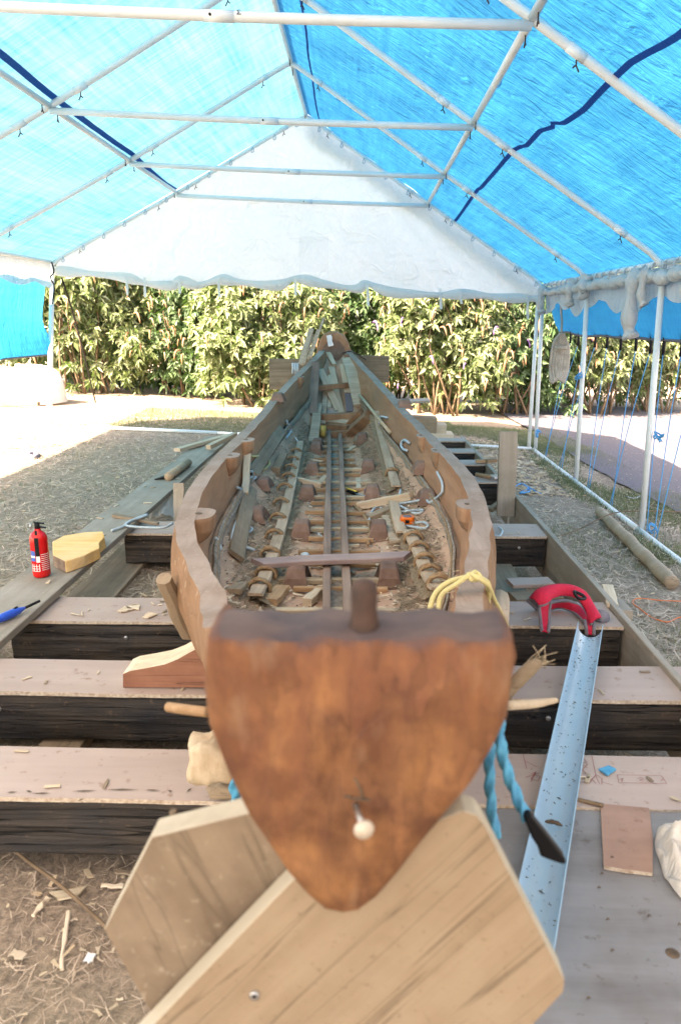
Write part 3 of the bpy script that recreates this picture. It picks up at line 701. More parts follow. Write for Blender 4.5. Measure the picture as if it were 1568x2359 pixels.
# rolled hem
vs, fs = tube_data(smoothpts([Vector((p.x, 9.8 + .02 * math.sin(i * 2.1), p.z + .055)) for i, p in enumerate(HM)], 5), lambda u: .05 + .014 * math.sin(u * 70) + .012 * nz(u * 30), 10)
adopt(gb, obj('rolled_hem', vs, fs, M['gable'], None, True))
for x0, y0, y1 in ((292, 632, 680), (333, 634, 684), (413, 630, 676), (503, 632, 684), (679, 640, 680), (846, 652, 705), (1013, 662, 712), (1060, 664, 700), (1213, 672, 735)):
    tp, bt = PY(x0, y0 + 4, 9.72), PY(x0 + 2, y1, 9.7)
    plank('hem_tie', tp, bt, .03, .004, M['gable'], up=(0, -1, 0), parent=gb, nseg=5, wob=.005, ch=.001)
def edgeclip(a, b_, k, rt):
    for i in range(k):
        p = lerp(at(a, 9.74), at(b_, 9.74), (i + .6) / k) - Vector((0, 0, .07))
        tube('eyelet_cord', [p + Vector((0, 0, .05)), p + Vector((.015, -.01, 0)), p + Vector((-.015, -.01, -.01)), p + Vector((0, 0, .05))], .006, M['whiterope'], rt, ns=5, k=3)
edgeclip(Le, AP, 12, gb); edgeclip(AP, Re, 11, gb)
# roof edge fold over the gable (second layer on the outside)
def fold(A, E):
    def f(u, v):
        p = lerp(at(A, 9.9), at(E, 9.9), u); return Vector((p.x, 9.9, p.z - .02 - v * (.2 + .05 * nz(u * 9))))
    return f
sheet('hood_fold', fold(AP, Re), 30, 3, M['valance'], gb)
# faint grey print on the gable sheet
px0, px1 = PY(627, 540, 9.8), PY(757, 628, 9.8)
M['smudge'] = cloth('faded_print', (.6, .72, .76), (.47, .57, .62), .45, streak=(.62, .7, .74), crinkle=.3, patch=.2, clear=.93)
def smu(u, v):
    X = lerp(PY(690, 600, 9.8).x, px1.x, u); z = lerp(px1.z, PY(700, 545, 9.8).z, v)
    return Vector((X, 9.77, z))
sheet('faded_print_patch', smu, 4, 4, M['smudge'], gb)

# left valance and left blue tarp
def valL(u, v):
    Y = lerp(9.75, -3.8, u); sc_ = .06 * abs(math.sin(Y * 3.4))
    return Vector((Le.x - .01 + .02 * nz(Y * 3, v * 2), Y, Le.z + .02 - v * (.27 + sc_)))
tag(sheet('valance', valL, 150, 4, M['valance']), 'grey white scalloped valance hanging along the left eave', 'valance')
def tarL(u, v):
    Y = lerp(9.72, -3.7, u); zb = 1.07 + .02 * nz(Y * 2)
    if u < .016: zb += (.016 - u) * 11
    return Vector((Le.x - .06 - .05 * nz(Y * 3, v * 2.) - .08 * math.sin(v * 3), Y, lerp(Le.z - .15, zb, v)))
t = empty('side_tarpaulin', (Le.x, 9, Le.z), 'blue tarpaulin hanging from the left eave beside the corner post', 'tarpaulin')
sheet('sheet', tarL, 130, 10, M['tarpS'], t)
tube('hem_band', [Vector(tarL(.018 + .982 * k / 12, 1)) for k in range(13)], .012, M['trim'], t, ns=5)
# right side: bunched white sheet along the eave, blue flap outside
def valR(u, v):
    Y = lerp(9.7, -3.8, u)
    d = .2 + .16 * abs(math.sin(Y * 2.0 + .6)) * (.4 + .6 * abs(math.sin(Y * 5.1)))
    return Vector((Re.x + .03 + .03 * nz(Y * 4, v * 3), Y, Re.z - .02 - v * d))
rb_ = empty('rolled_side_wall', (Re.x, 9, Re.z), 'bunched white side sheet tied up along the right eave', 'side sheet')
sheet('sheet', valR, 260, 6, M['valance'], rb_)
def bundle(Y0, Y1, z, r, seed):
    P = [Vector((Re.x - .03 + .03 * nz(seed + k * .7), lerp(Y0, Y1, k / 8), z + .03 * nz(seed + 9 + k * .8))) for k in range(9)]
    tube('sheet_roll', P, lambda u: r * .8 * (.45 + .55 * abs(math.sin(u * 17 + seed)) + .2 * nz(u * 40, seed)), M['valance'], rb_, ns=9, k=4)
zE = Re.z
bundle(9.75, 8.6, zE - .1, .05, 1); bundle(8.7, 7.4, zE - .09, .06, 4); bundle(7.5, 6.2, zE - .09, .07, 7); bundle(6.3, 4.9, zE - .1, .07, 12); bundle(5.0, 3.0, zE - .1, .07, 15)
for Y, ln, r in ((9.55, .33, .045), (8.25, .27, .05), (7.75, .2, .06), (6.35, .55, .06), (6.12, .3, .035), (5.3, .25, .04)):
    P = [Vector((Re.x - .05, Y, zE - .02)), Vector((Re.x - .08, Y - .02, zE - ln * .35)), Vector((Re.x - .07, Y + .02, zE - ln * .8)), Vector((Re.x - .05, Y, zE - ln))]
    tube('hanging_roll', P, lambda u: r * (.7 + .45 * math.sin(u * 8 + Y) ** 2), M['valance'], rb_, ns=9, k=5)
for k in range(30):
    Y = 9.6 - k * .21
    tube('lacing_cord', [Vector((Re.x + .03, Y, zE + .03)), Vector((Re.x - .035, Y + .02, zE)), Vector((Re.x - .03, Y + .03, zE - .05)), Vector((Re.x + .03, Y, zE - .05))], .008, M['whiterope'], rb_, ns=5, k=3)
def flap(u, v):
    Y = lerp(9.9, -1.0, u); vv = v
    return Vector((Re.x + .06 + .2 * vv + .02 * nz(Y * 3, v * 3), Y, lerp(zE - .03, 1.33 + .05 * nz(Y * 1.2), vv) - .05 * math.sin(math.pi * vv)))
t = empty('side_tarpaulin', (Re.x + .3, 7, zE), 'blue tarpaulin flap strained out from the right eave with strings', 'tarpaulin')
sheet('sheet', flap, 120, 8, M['tarpS'], t)
tube('hem_band', [Vector(flap(k / 24, 1)) for k in range(25)], .014, M['trim'], t, ns=5)
# blue strings from the flap down to the base rail, each with a black elastic hook
ORD = ['farthest', 'second farthest', 'third farthest', 'fourth farthest', 'fifth farthest', 'sixth farthest', 'sixth nearest', 'fifth nearest', 'fourth nearest', 'third nearest', 'second nearest', 'nearest']
for qi, (Y, Yb, dx) in enumerate(((9.35, 9.1, 0), (9.0, 9.15, .02), (8.75, 8.35, -.01), (8.35, 8.45, .01), (7.95, 7.35, 0), (7.55, 7.3, 0), (7.1, 6.6, 0), (6.75, 6.65, 0), (6.45, 5.75, .01), (6.1, 5.6, 0), (5.7, 5.55, 0), (5.35, 4.9, 0))):
    tp = Vector(flap((9.9 - Y) / 10.9, 1)); rt = empty('tarp_string', tuple(tp), ORD[qi] + ' of the thin blue strings tying the right tarpaulin flap to the base rail', 'string', 'blue strings on the right side')
    bt = Vector((Rb.x - .03, Yb, gz(Rb.x) + .05))
    tube('cord', [tp - Vector((0, 0, .1)), lerp(tp, bt, .5) + Vector((0, .02, 0)), bt], .004, M['bluestring'], rt, ns=5, k=4)
    tube('elastic_hook', [tp + Vector((0, 0, .07)), tp, tp - Vector((0, 0, .12))], .014, M['black'], rt, ns=6, k=2)
# string tangles on the posts
for px, py, Y in ((1322, 1115, 7.87), (1500, 1222, 5.94), (1520, 1000, 5.94), (1330, 870, 7.87), (1236, 996, 9.8)):
    c = PY(px, py, Y - .04); r2 = random.Random(px)
    P = [c + Vector((r2.uniform(-.05, .05), r2.uniform(-.03, .03), r2.uniform(-.06, .06))) for _ in range(9)]
    tag(tube('string_knot', P, .007, M['bluestring'], ns=5, k=4), {1322: 'blue string knot at the foot of the middle right post', 1500: 'blue string knot at the foot of the nearest right post', 1520: 'blue string knot halfway up the nearest right post', 1330: 'blue frayed string tuft high on the middle right post', 1236: 'small blue string knot low on the far right corner post'}[px], 'string')
# coil of rope hanging at the right corner
t = empty('rope_coil', tuple(PY(1290, 700, 9.2)), 'coil of grey rope hanging beside the far right corner post', 'rope')
c0 = PY(1290, 805, 9.2); r2 = random.Random(5)
for k in range(15):
    a = r2.uniform(-.07, .07); P = [c0 + Vector((a * .3, r2.uniform(-.03, .03), .19)), c0 + Vector((-.03 + a, 0, .02)), c0 + Vector((-.045 + a * .8, 0, -.22 - abs(a))), c0 + Vector((a, -.02, -.34 - abs(a) * .6)), c0 + Vector((.05 + a * .8, 0, -.21)), c0 + Vector((.03 + a, 0, .02)), c0 + Vector((a * .3, 0, .19))]
    tube('loop', P, .0135, M['jute'], t, ns=6, k=5, twist=1.1)
tube('binding', [c0 + Vector((math.cos(q) * .07, math.sin(q) * .045, .0 + q * .003)) for q in [k * .6 for k in range(24)]], .011, M['jute'], t, ns=6, k=2)
tube('hanger', [PY(1285, 668, 9.2), PY(1292, 720, 9.2), c0 + Vector((0, 0, .18))], .012, M['jute'], t, ns=6, twist=1.1)
# black tent strap and guy on the left
tag(tube('guy_rope', [PY(143, 640, 9.7), PY(180, 760, 10.6), PY(222, 932, 12.6)], .012, M['blackwood'], ns=6), 'thin dark guy rope running down from the left corner post to a peg', 'guy rope')
tag(tube('black_strap', [PY(120, 604, 9.7), PY(125, 625, 9.68), PY(117, 640, 9.7), PY(126, 660, 9.72), PY(122, 700, 9.72)], .01, M['blackwood'], ns=6), 'black strap knotted at the top of the left corner post', 'strap')
tag(tube('sloping_brace', [PY(118, 700, 9.75), PY(112, 960, 9.6)], .02, M['white'], ns=10, sm=False), 'thin white brace tube against the left corner post', 'brace')
tag(tube('sloping_brace', [PY(1238, 690, 9.7), PY(1217, 1030, 9.6)], .022, M['white'], ns=10, sm=False), 'thin white brace tube against the far right corner post', 'brace')

# ================================================================== SLEEPERS
def ck(Y): return interp([(.7, .0), (1.8, -.05), (2.5, -.1), (3.4, -.12), (4.3, -.15), (5, -.175), (6, -.22), (7, -.256), (8.3, -.29), (9, -.3)], Y)
SL = [(1.77, 2.02, -2.3, 1.62, .245, 'nearest'), (2.35, 2.61, -1.75, 1.24, .25, 'second'), (2.985, 3.27, -1.5, 1.085, .25, 'third'), (4.34, 4.63, -1.42, 1.085, .25, 'fourth'),
      (5.88, 6.12, -1.3, 1.085, .25, 'fifth'), (6.63, 6.87, -1.3, 1.085, .25, 'sixth'), (7.27, 7.5, -1.3, 1.085, .25, 'seventh'), (7.96, 8.2, -1.3, 1.085, .25, 'eighth')]
desc = ['nearest blackened sleeper topped by plywood with dark scratches and red ink sketches', 'second nearest blackened sleeper, the cracked one carrying the red heartwood offcut',
        'blackened sleeper under the red harness and two pale chips', 'blackened sleeper beside the yellow wood slab and the upright grey board',
        'dark sleeper with the axe on its right end', 'dark sleeper just beyond the one with the axe', 'second last dark sleeper at the far end of the row', 'last dark sleeper under the far end of the boat']
def rough_block(x0, x1, y0, y1, z0, z1, mt, seed, nx=60, amp=.008, rnd=.012):
    vs, fs = [], []
    sec = []
    pts = [(y0, z0 + rnd), (y0 + rnd, z0), (y1 - rnd, z0), (y1, z0 + rnd), (y1, z1 - rnd), (y1 - rnd, z1), (y0 + rnd, z1), (y0, z1 - rnd)]
    # subdivide the front face
    full = []
    for i, p in enumerate(pts):
        q = pts[(i + 1) % 8]; full.append(p)
        k = 7 if i == 7 else (3 if i in (5, 3) else 1)
        for j in range(1, k): full.append((lerp(p[0], q[0], j / k), lerp(p[1], q[1], j / k)))
    n = len(full)
    for i in range(nx + 1):
        x = lerp(x0, x1, i / nx)
        for (y, z) in full:
            dn = amp * nz(x * 4 + seed, z * 30, y * 9) + amp * .9 * nz(x * 1.3 + seed, z * 6, y * 4)
            vs.append((x, y + dn, z + (dn * .5 if z < z1 - .02 else -abs(dn) * .15)))
    for i in range(nx):
        for j in range(n):
            k = (j + 1) % n; fs.append((i * n + k, i * n + j, (i + 1) * n + j, (i + 1) * n + k))
    fs.append(tuple(range(n - 1, -1, -1))[::-1]); fs.append(tuple(nx * n + j for j in range(n))[::-1])
    return vs, fs
for i, (ya, yb, xa, xb, zt, nm) in enumerate(SL):
    rt = empty('railway_sleeper', (lerp(xa, xb, .5), lerp(ya, yb, .5), zt - .18), desc[i], 'sleeper', 'sleepers laid in a row under the boat')
    vs, fs = rough_block(xa, xb, ya + .006, yb - .006, zt - .185, zt - .008, M['sleeper'], i * 3.3)
    adopt(rt, obj('beam', vs, fs, M['sleeper'], None, False))
    # plywood strip on top, ragged front edge
    vs, fs, fm = [], [], []; NX = 70
    for k in range(NX + 1):
        x = lerp(xa + .02, xb + .01, k / NX); f = ya - .002 + .006 * nz(x * 2 + i) + .0025 * nz(x * 26 + i); g = yb - .004 + .006 * nz(x * 2.3 + i + 8)
        up = .004 + .004 * max(0, nz(x * 1.2 + i * 2))
        vs += [(x, f, zt - .006), (x, f, zt + .003 + up), (x, g, zt + .003 + up), (x, g, zt - .006)]
    for k in range(NX):
        for j in range(4):
            l = (j + 1) % 4; fs.append((k * 4 + l, k * 4 + j, (k + 1) * 4 + j, (k + 1) * 4 + l)); fm.append(0 if j == 1 else 1)
    fs.append((0, 1, 2, 3)); fs.append((NX * 4 + 3, NX * 4 + 2, NX * 4 + 1, NX * 4)); fm += [1, 1]
    adopt(rt, obj('plywood_strip', vs, fs, [M['ply'], M['plyedge']], None, False, fm))
    for x in ((xa + .5), (xb - .15), (xb - .6)) if i < 4 else ():
        lathe('screw_head', (x, ya + .0, zt - .07 + .03 * nz(x * 9)), [(.001, -.006), (.009, -.006), (.009, -.001), (.004, .001)], M['steel'], rt, ns=10, axis=(0, -1, 0))
TOP = .26
# boards along both sides
def board(name, label, cat, p0, p1, w, t, mt, up=(0, 0, 1), group=None, **k):
    return tag(plank(name, p0, p1, w, t, mt, up, **k), label, cat, group)
board('side_board', 'long grey board on edge along the right ends of the sleepers, near length', 'board', (1.115, .9, .14), (1.115, 4.42, .13), .3, .028, M['greyboard'], up=(1, 0, 0), nseg=20)
board('side_board', 'long grey board on edge along the right ends of the sleepers, middle length', 'board', (1.118, 4.44, .125), (1.112, 5.5, .12), .3, .028, M['greyboard'], up=(1, 0, 0), nseg=10)
board('side_board', 'long grey board on edge along the right ends of the sleepers, far length', 'board', (1.112, 5.56, .125), (1.1, 8.4, .115), .28, .028, M['greyboard'], up=(1, 0, 0), nseg=14)
board('side_board', 'outer grey board doubled against the right side board, slightly lower', 'board', (1.15, 2.6, .1), (1.15, 5.2, .1), .28, .028, M['greyboard'], up=(1, 0, 0), nseg=10)
board('scaffold_board', 'long grey weathered board lying across the left ends of the sleepers', 'board', (-1.515, 1.6, .287), (-1.5, 7.9, .287), .27, .034, M['greyboard'], nseg=40, wob=.004)
board('scaffold_board', 'short dull board on the ground under the left side board', 'board', (-1.46, 3.2, .03), (-1.44, 5.0, .05), .26, .03, M['driedboard'], nseg=10)
board('upright_board', 'stained grey board standing upright beside the right side board', 'board', PY(1163, 1188, 5.3), PY(1170, 994, 5.36), .125, .04, M['greyboard'], up=(0, 1, 0), nseg=14)
board('upright_board', 'narrow grey board standing upright at the left of the boat', 'board', PY(414, 1210, 4.8), PY(412, 1112, 4.85), .07, .025, M['greyboard'], up=(0, 1, 0))
board('support_timber', 'squared timber block lying under the sleepers at right', 'timber', (.80, 3.3, .04), (.80, 4.3, .04), .17, .12, M['driedboard'], nseg=8)
board('timber_offcut', 'sawn block stacked on the timber under the sleepers at right', 'timber', (.76, 3.62, .13), (1.0, 3.66, .13), .13, .05, M['vboard'], nseg=4)
board('timber_offcut', 'smaller flat offcut topping the stacked block at right', 'timber', (.77, 3.75, .172), (.99, 3.78, .172), .11, .022, M['ply'], nseg=4)
board('packing_timber', 'packing timber running under the sleepers left of the boat', 'timber', (-1.05, 1.9, .0), (-1.02, 8, -.0), .15, .11, M['driedboard'], nseg=10)
board('packing_timber', 'packing timber running under the sleepers right of the boat', 'timber', (.6, 2.6, -.03), (.62, 8, -.03), .15, .11, M['driedboard'], nseg=10)
board('batten', 'pale sawn batten leaning into the gap right of the boat', 'batten', PZ(1128, 1175, .12), PZ(1165, 1145, .2), .05, .03, M['driedboard'])

# big grey plywood sheet at lower right with scraps
sh = [(.14, .55), (1.75, .55), (1.75, 1.765), (.14, 1.765)]
tag(slab('plywood_sheet', sh, .228, .246, [M['plygrey'], M['plyedge']]), 'large grey plywood sheet lying at the lower right', 'plywood')
kx = [(1382, 1848), (1494, 1858), (1502, 1926), (1502, 2007), (1440, 2000), (1390, 1991), (1386, 1930)]
tag(slab('plywood_scrap', [tuple(PZ(a, b_, .26).xy) for a, b_ in kx][::-1], .2475, .257, [M['scrap'], M['plyedge']]), 'rectangular pink plywood scrap on the grey sheet', 'plywood')
kx = [(1378, 1770), (1400, 1762), (1418, 1770), (1398, 1784)]
tag(slab('blue_chip', [tuple(PZ(a, b_, .262).xy) for a, b_ in kx][::-1], .2575, .262, [M['bluerope']]), 'small blue painted square chip on the nearest plywood strip', 'chip')
tag(tube('twig', [PZ(1322, 1840, .256), PZ(1345, 1845, .258), PZ(1388, 1855, .262)], .006, M['stem'], ns=5), 'forked twig touching the pink plywood scrap', 'twig')
for x, y, z in ((1405, 1975, .262), (1375, 2045, .25), (1382, 2012, .25), (1490, 2110, .25), (1560, 2130, .25), (1405, 2190, .25), (1395, 2118, .25), (1350, 2300, .25)):
    c = PZ(x, y, z); vs, fs = tube_data([c, c + Vector((.004, .003, .001)), c + Vector((.008, .002, .0))], [.001, .0022, .001], 5)
    tag(obj('bark_crumb', vs, fs, M['debris']), 'small dark bark crumb on the lower right plywood', 'crumb', 'bark crumbs on the plywood')
o = lathe('water_stain', PZ(1548, 2195, .2468), [(.001, .0), (.014, .0), (.013, .0006), (.001, .0008)], M['debris'], ns=14); tag(o, 'dark round blot on the grey plywood sheet', 'blot')
# rag
rc = PZ(1620, 2010, .25); rn = random.Random(3); vs, fs = [], []
for i in range(21):
    th = math.pi * i / 20 * .5
    for j in range(36):
        a = j / 36 * 2 * math.pi; r = .112 * (1 + .3 * nz(math.cos(a) * 1.6, math.sin(a) * 1.6, 5)) * math.sin(th) ** .8
        z = .085 * math.cos(th) * (1 + .6 * nz(math.cos(a) * 2 + th * 3, math.sin(a) * 2)) + .012 * math.sin(a * 7 + th * 5) * math.sin(th)
        vs.append((rc.x + r * math.cos(a), rc.y + r * 1.15 * math.sin(a), .25 + max(.002, z)))
for i in range(20):
    for j in range(36): fs.append((i * 36 + j, (i + 1) * 36 + j, (i + 1) * 36 + (j + 1) % 36, i * 36 + (j + 1) % 36))
tag(obj('rag', vs, fs, M['rag'], None, True), 'crumpled white rag at the lower right edge', 'rag')
# red ink drawings on the nearest plywood strip
def ink(pts, root, z=.2555, wd=.0014):
    P = [PZ(a, b_, z) for a, b_ in pts]; vs, fs = [], []
    for p, q in zip(P, P[1:]):
        d = (q - p); s = Vector((-d.y, d.x, 0)).normalized() * wd * .5; b = len(vs)
        vs += [p - s, p + s, q + s, q - s]; fs.append((b, b + 3, b + 2, b + 1))
    adopt(root, obj('ink_line', vs, fs, M['ink']))
rt = empty('ink_sketch', tuple(PZ(1450, 1790, .256)), 'red ink construction sketches drawn on the nearest plywood strip', 'drawing')
for pl in ([(1420, 1784), (1424, 1802), (1534, 1804), (1522, 1786), (1420, 1784)], [(1426, 1795), (1434, 1792), (1430, 1800)], [(1468, 1792), (1476, 1790), (1480, 1794), (1472, 1796), (1480, 1799)], [(1527, 1793), (1520, 1798)],
           [(1328, 1748), (1345, 1748), (1352, 1760), (1340, 1772), (1350, 1782)], [(1330, 1756), (1350, 1756)], [(1335, 1770), (1328, 1784)], [(1342, 1745), (1336, 1760), (1352, 1768)],
           [(1372, 1784), (1362, 1794), (1372, 1804)], [(1372, 1784), (1385, 1792), (1385, 1806)], [(1326, 1785), (1362, 1788)], [(1326, 1800), (1358, 1802), (1362, 1794)], [(1385, 1800), (1410, 1808)], [(1362, 1740), (1372, 1790), (1380, 1806)],
           [(1222, 1782), (1232, 1778), (1222, 1794), (1238, 1798), (1244, 1788), (1228, 1784)], [(1210, 1790), (1240, 1780)], [(1234, 1776), (1222, 1800)], [(1208, 1752), (1236, 1766)], [(1203, 1735), (1212, 1770)]):
    ink(pl, rt)
# small cracks/scratches on the near strip (dark gouges)
for a, b_ in (((15, 1825), (40, 1823)), ((60, 1820), (75, 1824)), ((72, 1827), (120, 1826)), ((165, 1822), (225, 1820)), ((240, 1818), (322, 1818)), ((335, 1819), (370, 1820)), ((385, 1820), (398, 1822)), ((430, 1824), (442, 1814)), ((180, 1845), (196, 1838))):
    p, q = PZ(*a, .2556), PZ(*b_, .2556); d = q - p; s = Vector((-d.y, d.x, 0)).normalized() * .004; md = lerp(p, q, .5)
    tag(obj('gouge_mark', [p, md - s * .6, q, md + s], [(0, 1, 2, 3)], M['debris']), 'black gouge in the left part of the nearest plywood strip', 'gouge', 'gouges in the nearest plywood strip')

# ================================================================== LOG BOAT
HW = [(.8, .15), (1.1, .2), (1.4, .28), (1.8, .355), (2.09, .435), (2.4, .517), (2.63, .565), (3.0, .61), (3.4, .635), (3.9, .635), (4.3, .62), (5, .585), (6, .507), (7, .424), (7.8, .30), (8.3, .19), (8.6, .17)]
ZG = [(.8, 1.15), (1.1, 1.03), (1.4, .91), (1.75, .82), (2.1, .8), (4.4, .8), (5.2, .82), (6, .88), (7, .95), (7.8, 1.05), (8.3, 1.15), (8.6, 1.2)]
ZB = [(.8, .86), (.95, .78), (1.2, .62), (1.6, .42), (2.0, .31), (2.6, .275), (6.4, .275), (7.0, .33), (7.6, .48), (8.0, .66), (8.3, .86), (8.6, .98)]
ZF = [(1.2, .98), (1.5, .62), (1.9, .44), (2.4, .4), (6.8, .4), (7.3, .46), (7.8, .66), (8.1, .85), (8.35, 1.02), (8.6, 1.12)]
PO = [(.8, 1.35), (1.6, 1.7), (2.2, 2.3), (3, 2.9), (6, 2.9), (7.4, 2.3), (8.6, 1.8)]
def outer(Y, t):
    p = interp(PO, Y); f = (1 - (1 - t) ** p) ** (1 / p); wv = interp(HW, Y)
    b = interp([(.8, 0), (1.6, .1), (2.2, .09), (3.5, .04), (8, .02)], Y)
    return wv * f * (1 + b * math.sin(math.pi * t)), lerp(interp(ZB, Y), interp(ZG, Y), t)
def inner(Y, t):
    p = interp(PO, Y) * .86; f = (1 - (1 - t) ** p) ** (1 / p); wv = max(.05, interp(HW, Y) - .068)
    return wv * f, lerp(interp(ZF, Y), interp(ZG, Y), t)
boat = empty('log_boat', (ck(4.5), 4.5, .26), 'large hand carved reddish wooden plank boat with withy bound floor', 'boat')
SE = .5
def hullpart(name, sides, t0, t1, ya, yb, ny, mts, nt_=8):
    Ys = [lerp(ya, yb, k / ny) for k in range(ny + 1)]
    vs, fs, fm = [], [], []; secs = []
    for Y in Ys:
        c = ck(Y); o_, i_ = [], []
        ad = .006 * nz(Y * 4.0, 1) + .003 * nz(Y * 17, 2)
        if sides == 0:
            for k in range(-nt_, nt_ + 1):
                t = (abs(k) / nt_) ** 1.6 * t1; s = -1 if k < 0 else 1
                x, z = outer(Y, t); o_.append((c + s * x, Y, z))
                x, z = inner(Y, t); i_.append((c + s * x, Y, z + .010 * nz(Y * 5, s * x * 9) + .006 * nz(Y * 15, s * x * 20)))
        else:
            for k in range(nt_ + 1):
                t = lerp(t0, t1, k / nt_); j = .004 * nz(Y * 6, t * 8, sides)
                x, z = outer(Y, t); o_.append((c + sides * (x + j), Y, z + (ad if k == nt_ else 0)))
                x, z = inner(Y, t); i_.append((c + sides * (x + j + (.012 if t < SE + .01 else -.0)), Y, z + (ad if k == nt_ else 0)))
        secs.append(o_ + i_[::-1])
    n = len(secs[0]); no = n // 2
    for s in secs: vs += s
    for a in range(ny):
        for j in range(n):
            k = (j + 1) % n; f = (a * n + j, a * n + k, (a + 1) * n + k, (a + 1) * n + j)
            fs.append(f if sides >= 0 else f[::-1])
            fm.append(0 if j < no - 1 else (2 if j == no - 1 else (1 if j < n - 1 else 2)))
    fs.append(tuple(range(n))); fs.append(tuple(ny * n + j for j in range(n))[::-1]); fm += [0, 0]
    o = obj(name, vs, fs, mts, None, True, fm); adopt(boat, o)
    md = o.modifiers.new('edge', 'EDGE_SPLIT'); md.split_angle = rad(50)
    return o
hullpart('hull_bottom', 0, 0, SE - .004, 1.25, 8.45, 200, [M['hull'], M['hullin'], M['hullin']], 14)
for s in (-1, 1):
    hullpart('side_plank', s, SE, 1.0, .79, 8.42, 240, [M['hull'], M['planked'], M['gunwale']], 8)
# prow stem (solid, behind the end block)
vs, fs = [], []; NY = 20
for a in range(NY + 1):
    Y = lerp(.77, 1.5, a / NY); c = ck(Y)
    for k in range(-10, 11):
        t = abs(k) / 10 * .94; x, z = outer(Y, t); vs.append((c + (x * .985) * (1 if k > 0 else -1), Y, z + .004))
    vs.append((c, Y, interp(ZG, Y) - .1))
for a in range(NY):
    for j in range(22):
        k = (j + 1) % 22; fs.append((a * 22 + j, a * 22 + k, (a + 1) * 22 + k, (a + 1) * 22 + j))
fs.append(tuple(range(22))); fs.append(tuple(NY * 22 + j for j in range(22))[::-1])
adopt(boat, obj('stem_block', vs, fs, M['hull'], None, True))
# near end block: a carved V with a flat stained top
sil = [(500, 1462), (478, 1475), (468, 1520), (470, 1590), (480, 1672), (505, 1750), (535, 1822), (570, 1885), (612, 1950), (662, 2020), (712, 2078), (752, 2106), (790, 2117), (822, 2112), (862, 2082), (910, 2030), (968, 1958), (1030, 1885), (1088, 1812), (1140, 1735), (1170, 1662), (1186, 1580), (1192, 1520), (1186, 1486), (1165, 1470)]
F0 = .70
fc = [PY(a, b_, F0) for a, b_ in sil]
topf = [PY(lerp(1165, 500, k / 14), 1468 + 5 * math.sin(k * 1.3) + (4 if k % 3 else -3), F0) for k in range(1, 14)]
ring = fc + topf; ncorner = len(fc); n = len(ring); cen = sum(ring, Vector()) / n
vs, fs, fm = [], [], []
def addring(sc_, y, dz=0, jit=0):
    for i, p in enumerate(ring):
        q = cen + (p - cen) * sc_; vs.append(Vector((q.x + jit * nz(i * 3.1, y * 50), y, q.z + dz)))
rings = [(.0, F0 - .004), (.25, F0 - .006), (.5, F0 - .005), (.75, F0 - .003), (.9, F0), (.97, F0 + .004), (1.0, F0 + .012), (1.012, F0 + .03), (1.012, F0 + .07), (1.0, F0 + .105)]
for s_, y in rings:
    for i, p in enumerate(ring):
        q = cen + (p - cen) * s_
        top = i >= ncorner - 1 or i == 0
        yy = y + .006 * nz(q.x * 22, q.z * 22) + .004 * nz(q.x * 60, q.z * 40)
        if s_ > .99:
            q = q.copy(); q.x += .003 * nz(i * .9, y * 30); q.z += .003 * nz(i * .9 + 40, y * 30)
            if i > ncorner - 2 or i < 1: q.z = p.z + .002 * nz(i, y * 40) - .012 * max(0, (y - F0 - .07) / .035)
        vs.append(Vector((q.x, yy, q.z)))
for r_ in range(len(rings) - 1):
    for i in range(n):
        j = (i + 1) % n; f = (r_ * n + i, r_ * n + j, (r_ + 1) * n + j, (r_ + 1) * n + i); fs.append(f[::-1])
        fm.append(1 if (r_ >= 5 and (i >= ncorner - 1 or i == 0) and i != 0) else 0)
fs.append(tuple((len(rings) - 1) * n + i for i in range(n))); fm.append(0)
o = obj('end_block', vs, fs, [M['prow'], M['prowtop']], None, True, fm); adopt(boat, o)
md = o.modifiers.new('edge', 'EDGE_SPLIT'); md.split_angle = rad(45)
# iron peg on top and nail in the face
pp = PZ(838, 1440, 1.193)
tube('iron_peg', [pp + Vector((0, 0, z_)) for z_ in (-.02, .0, .009, .02, .031, .041, .0475, .0505)], [.0175, .0172, .0145, .0132, .0140, .0136, .0108, .004], M['rust'], boat, ns=18, sm=False)
nb0, nb1 = PY(812, 1835, F0 + .01), PY(838, 1910, F0 - .045)
nl = tube('nail', [nb0, nb1], .0034, M['steel'], boat, sm=False, ns=10)
ax = (nb1 - nb0).normalized()
lathe('nail_head', nb1, [(.001, -.002), (.0098, -.002), (.0105, .0), (.009, .003), (.001, .0042)], M['nailhead'], boat, ns=20, axis=tuple(ax))
for a, b_, c_, d_ in ((815, 1790, 835, 1835), (790, 1832, 812, 1838), (812, 1838, 852, 1842)):
    tube('split', [PY(a, b_, F0 - .0045), PY((a + c_) / 2 + 3, (b_ + d_) / 2, F0 - .0065), PY(c_, d_, F0 - .0045)], .0016, M['debris'], boat, ns=5)
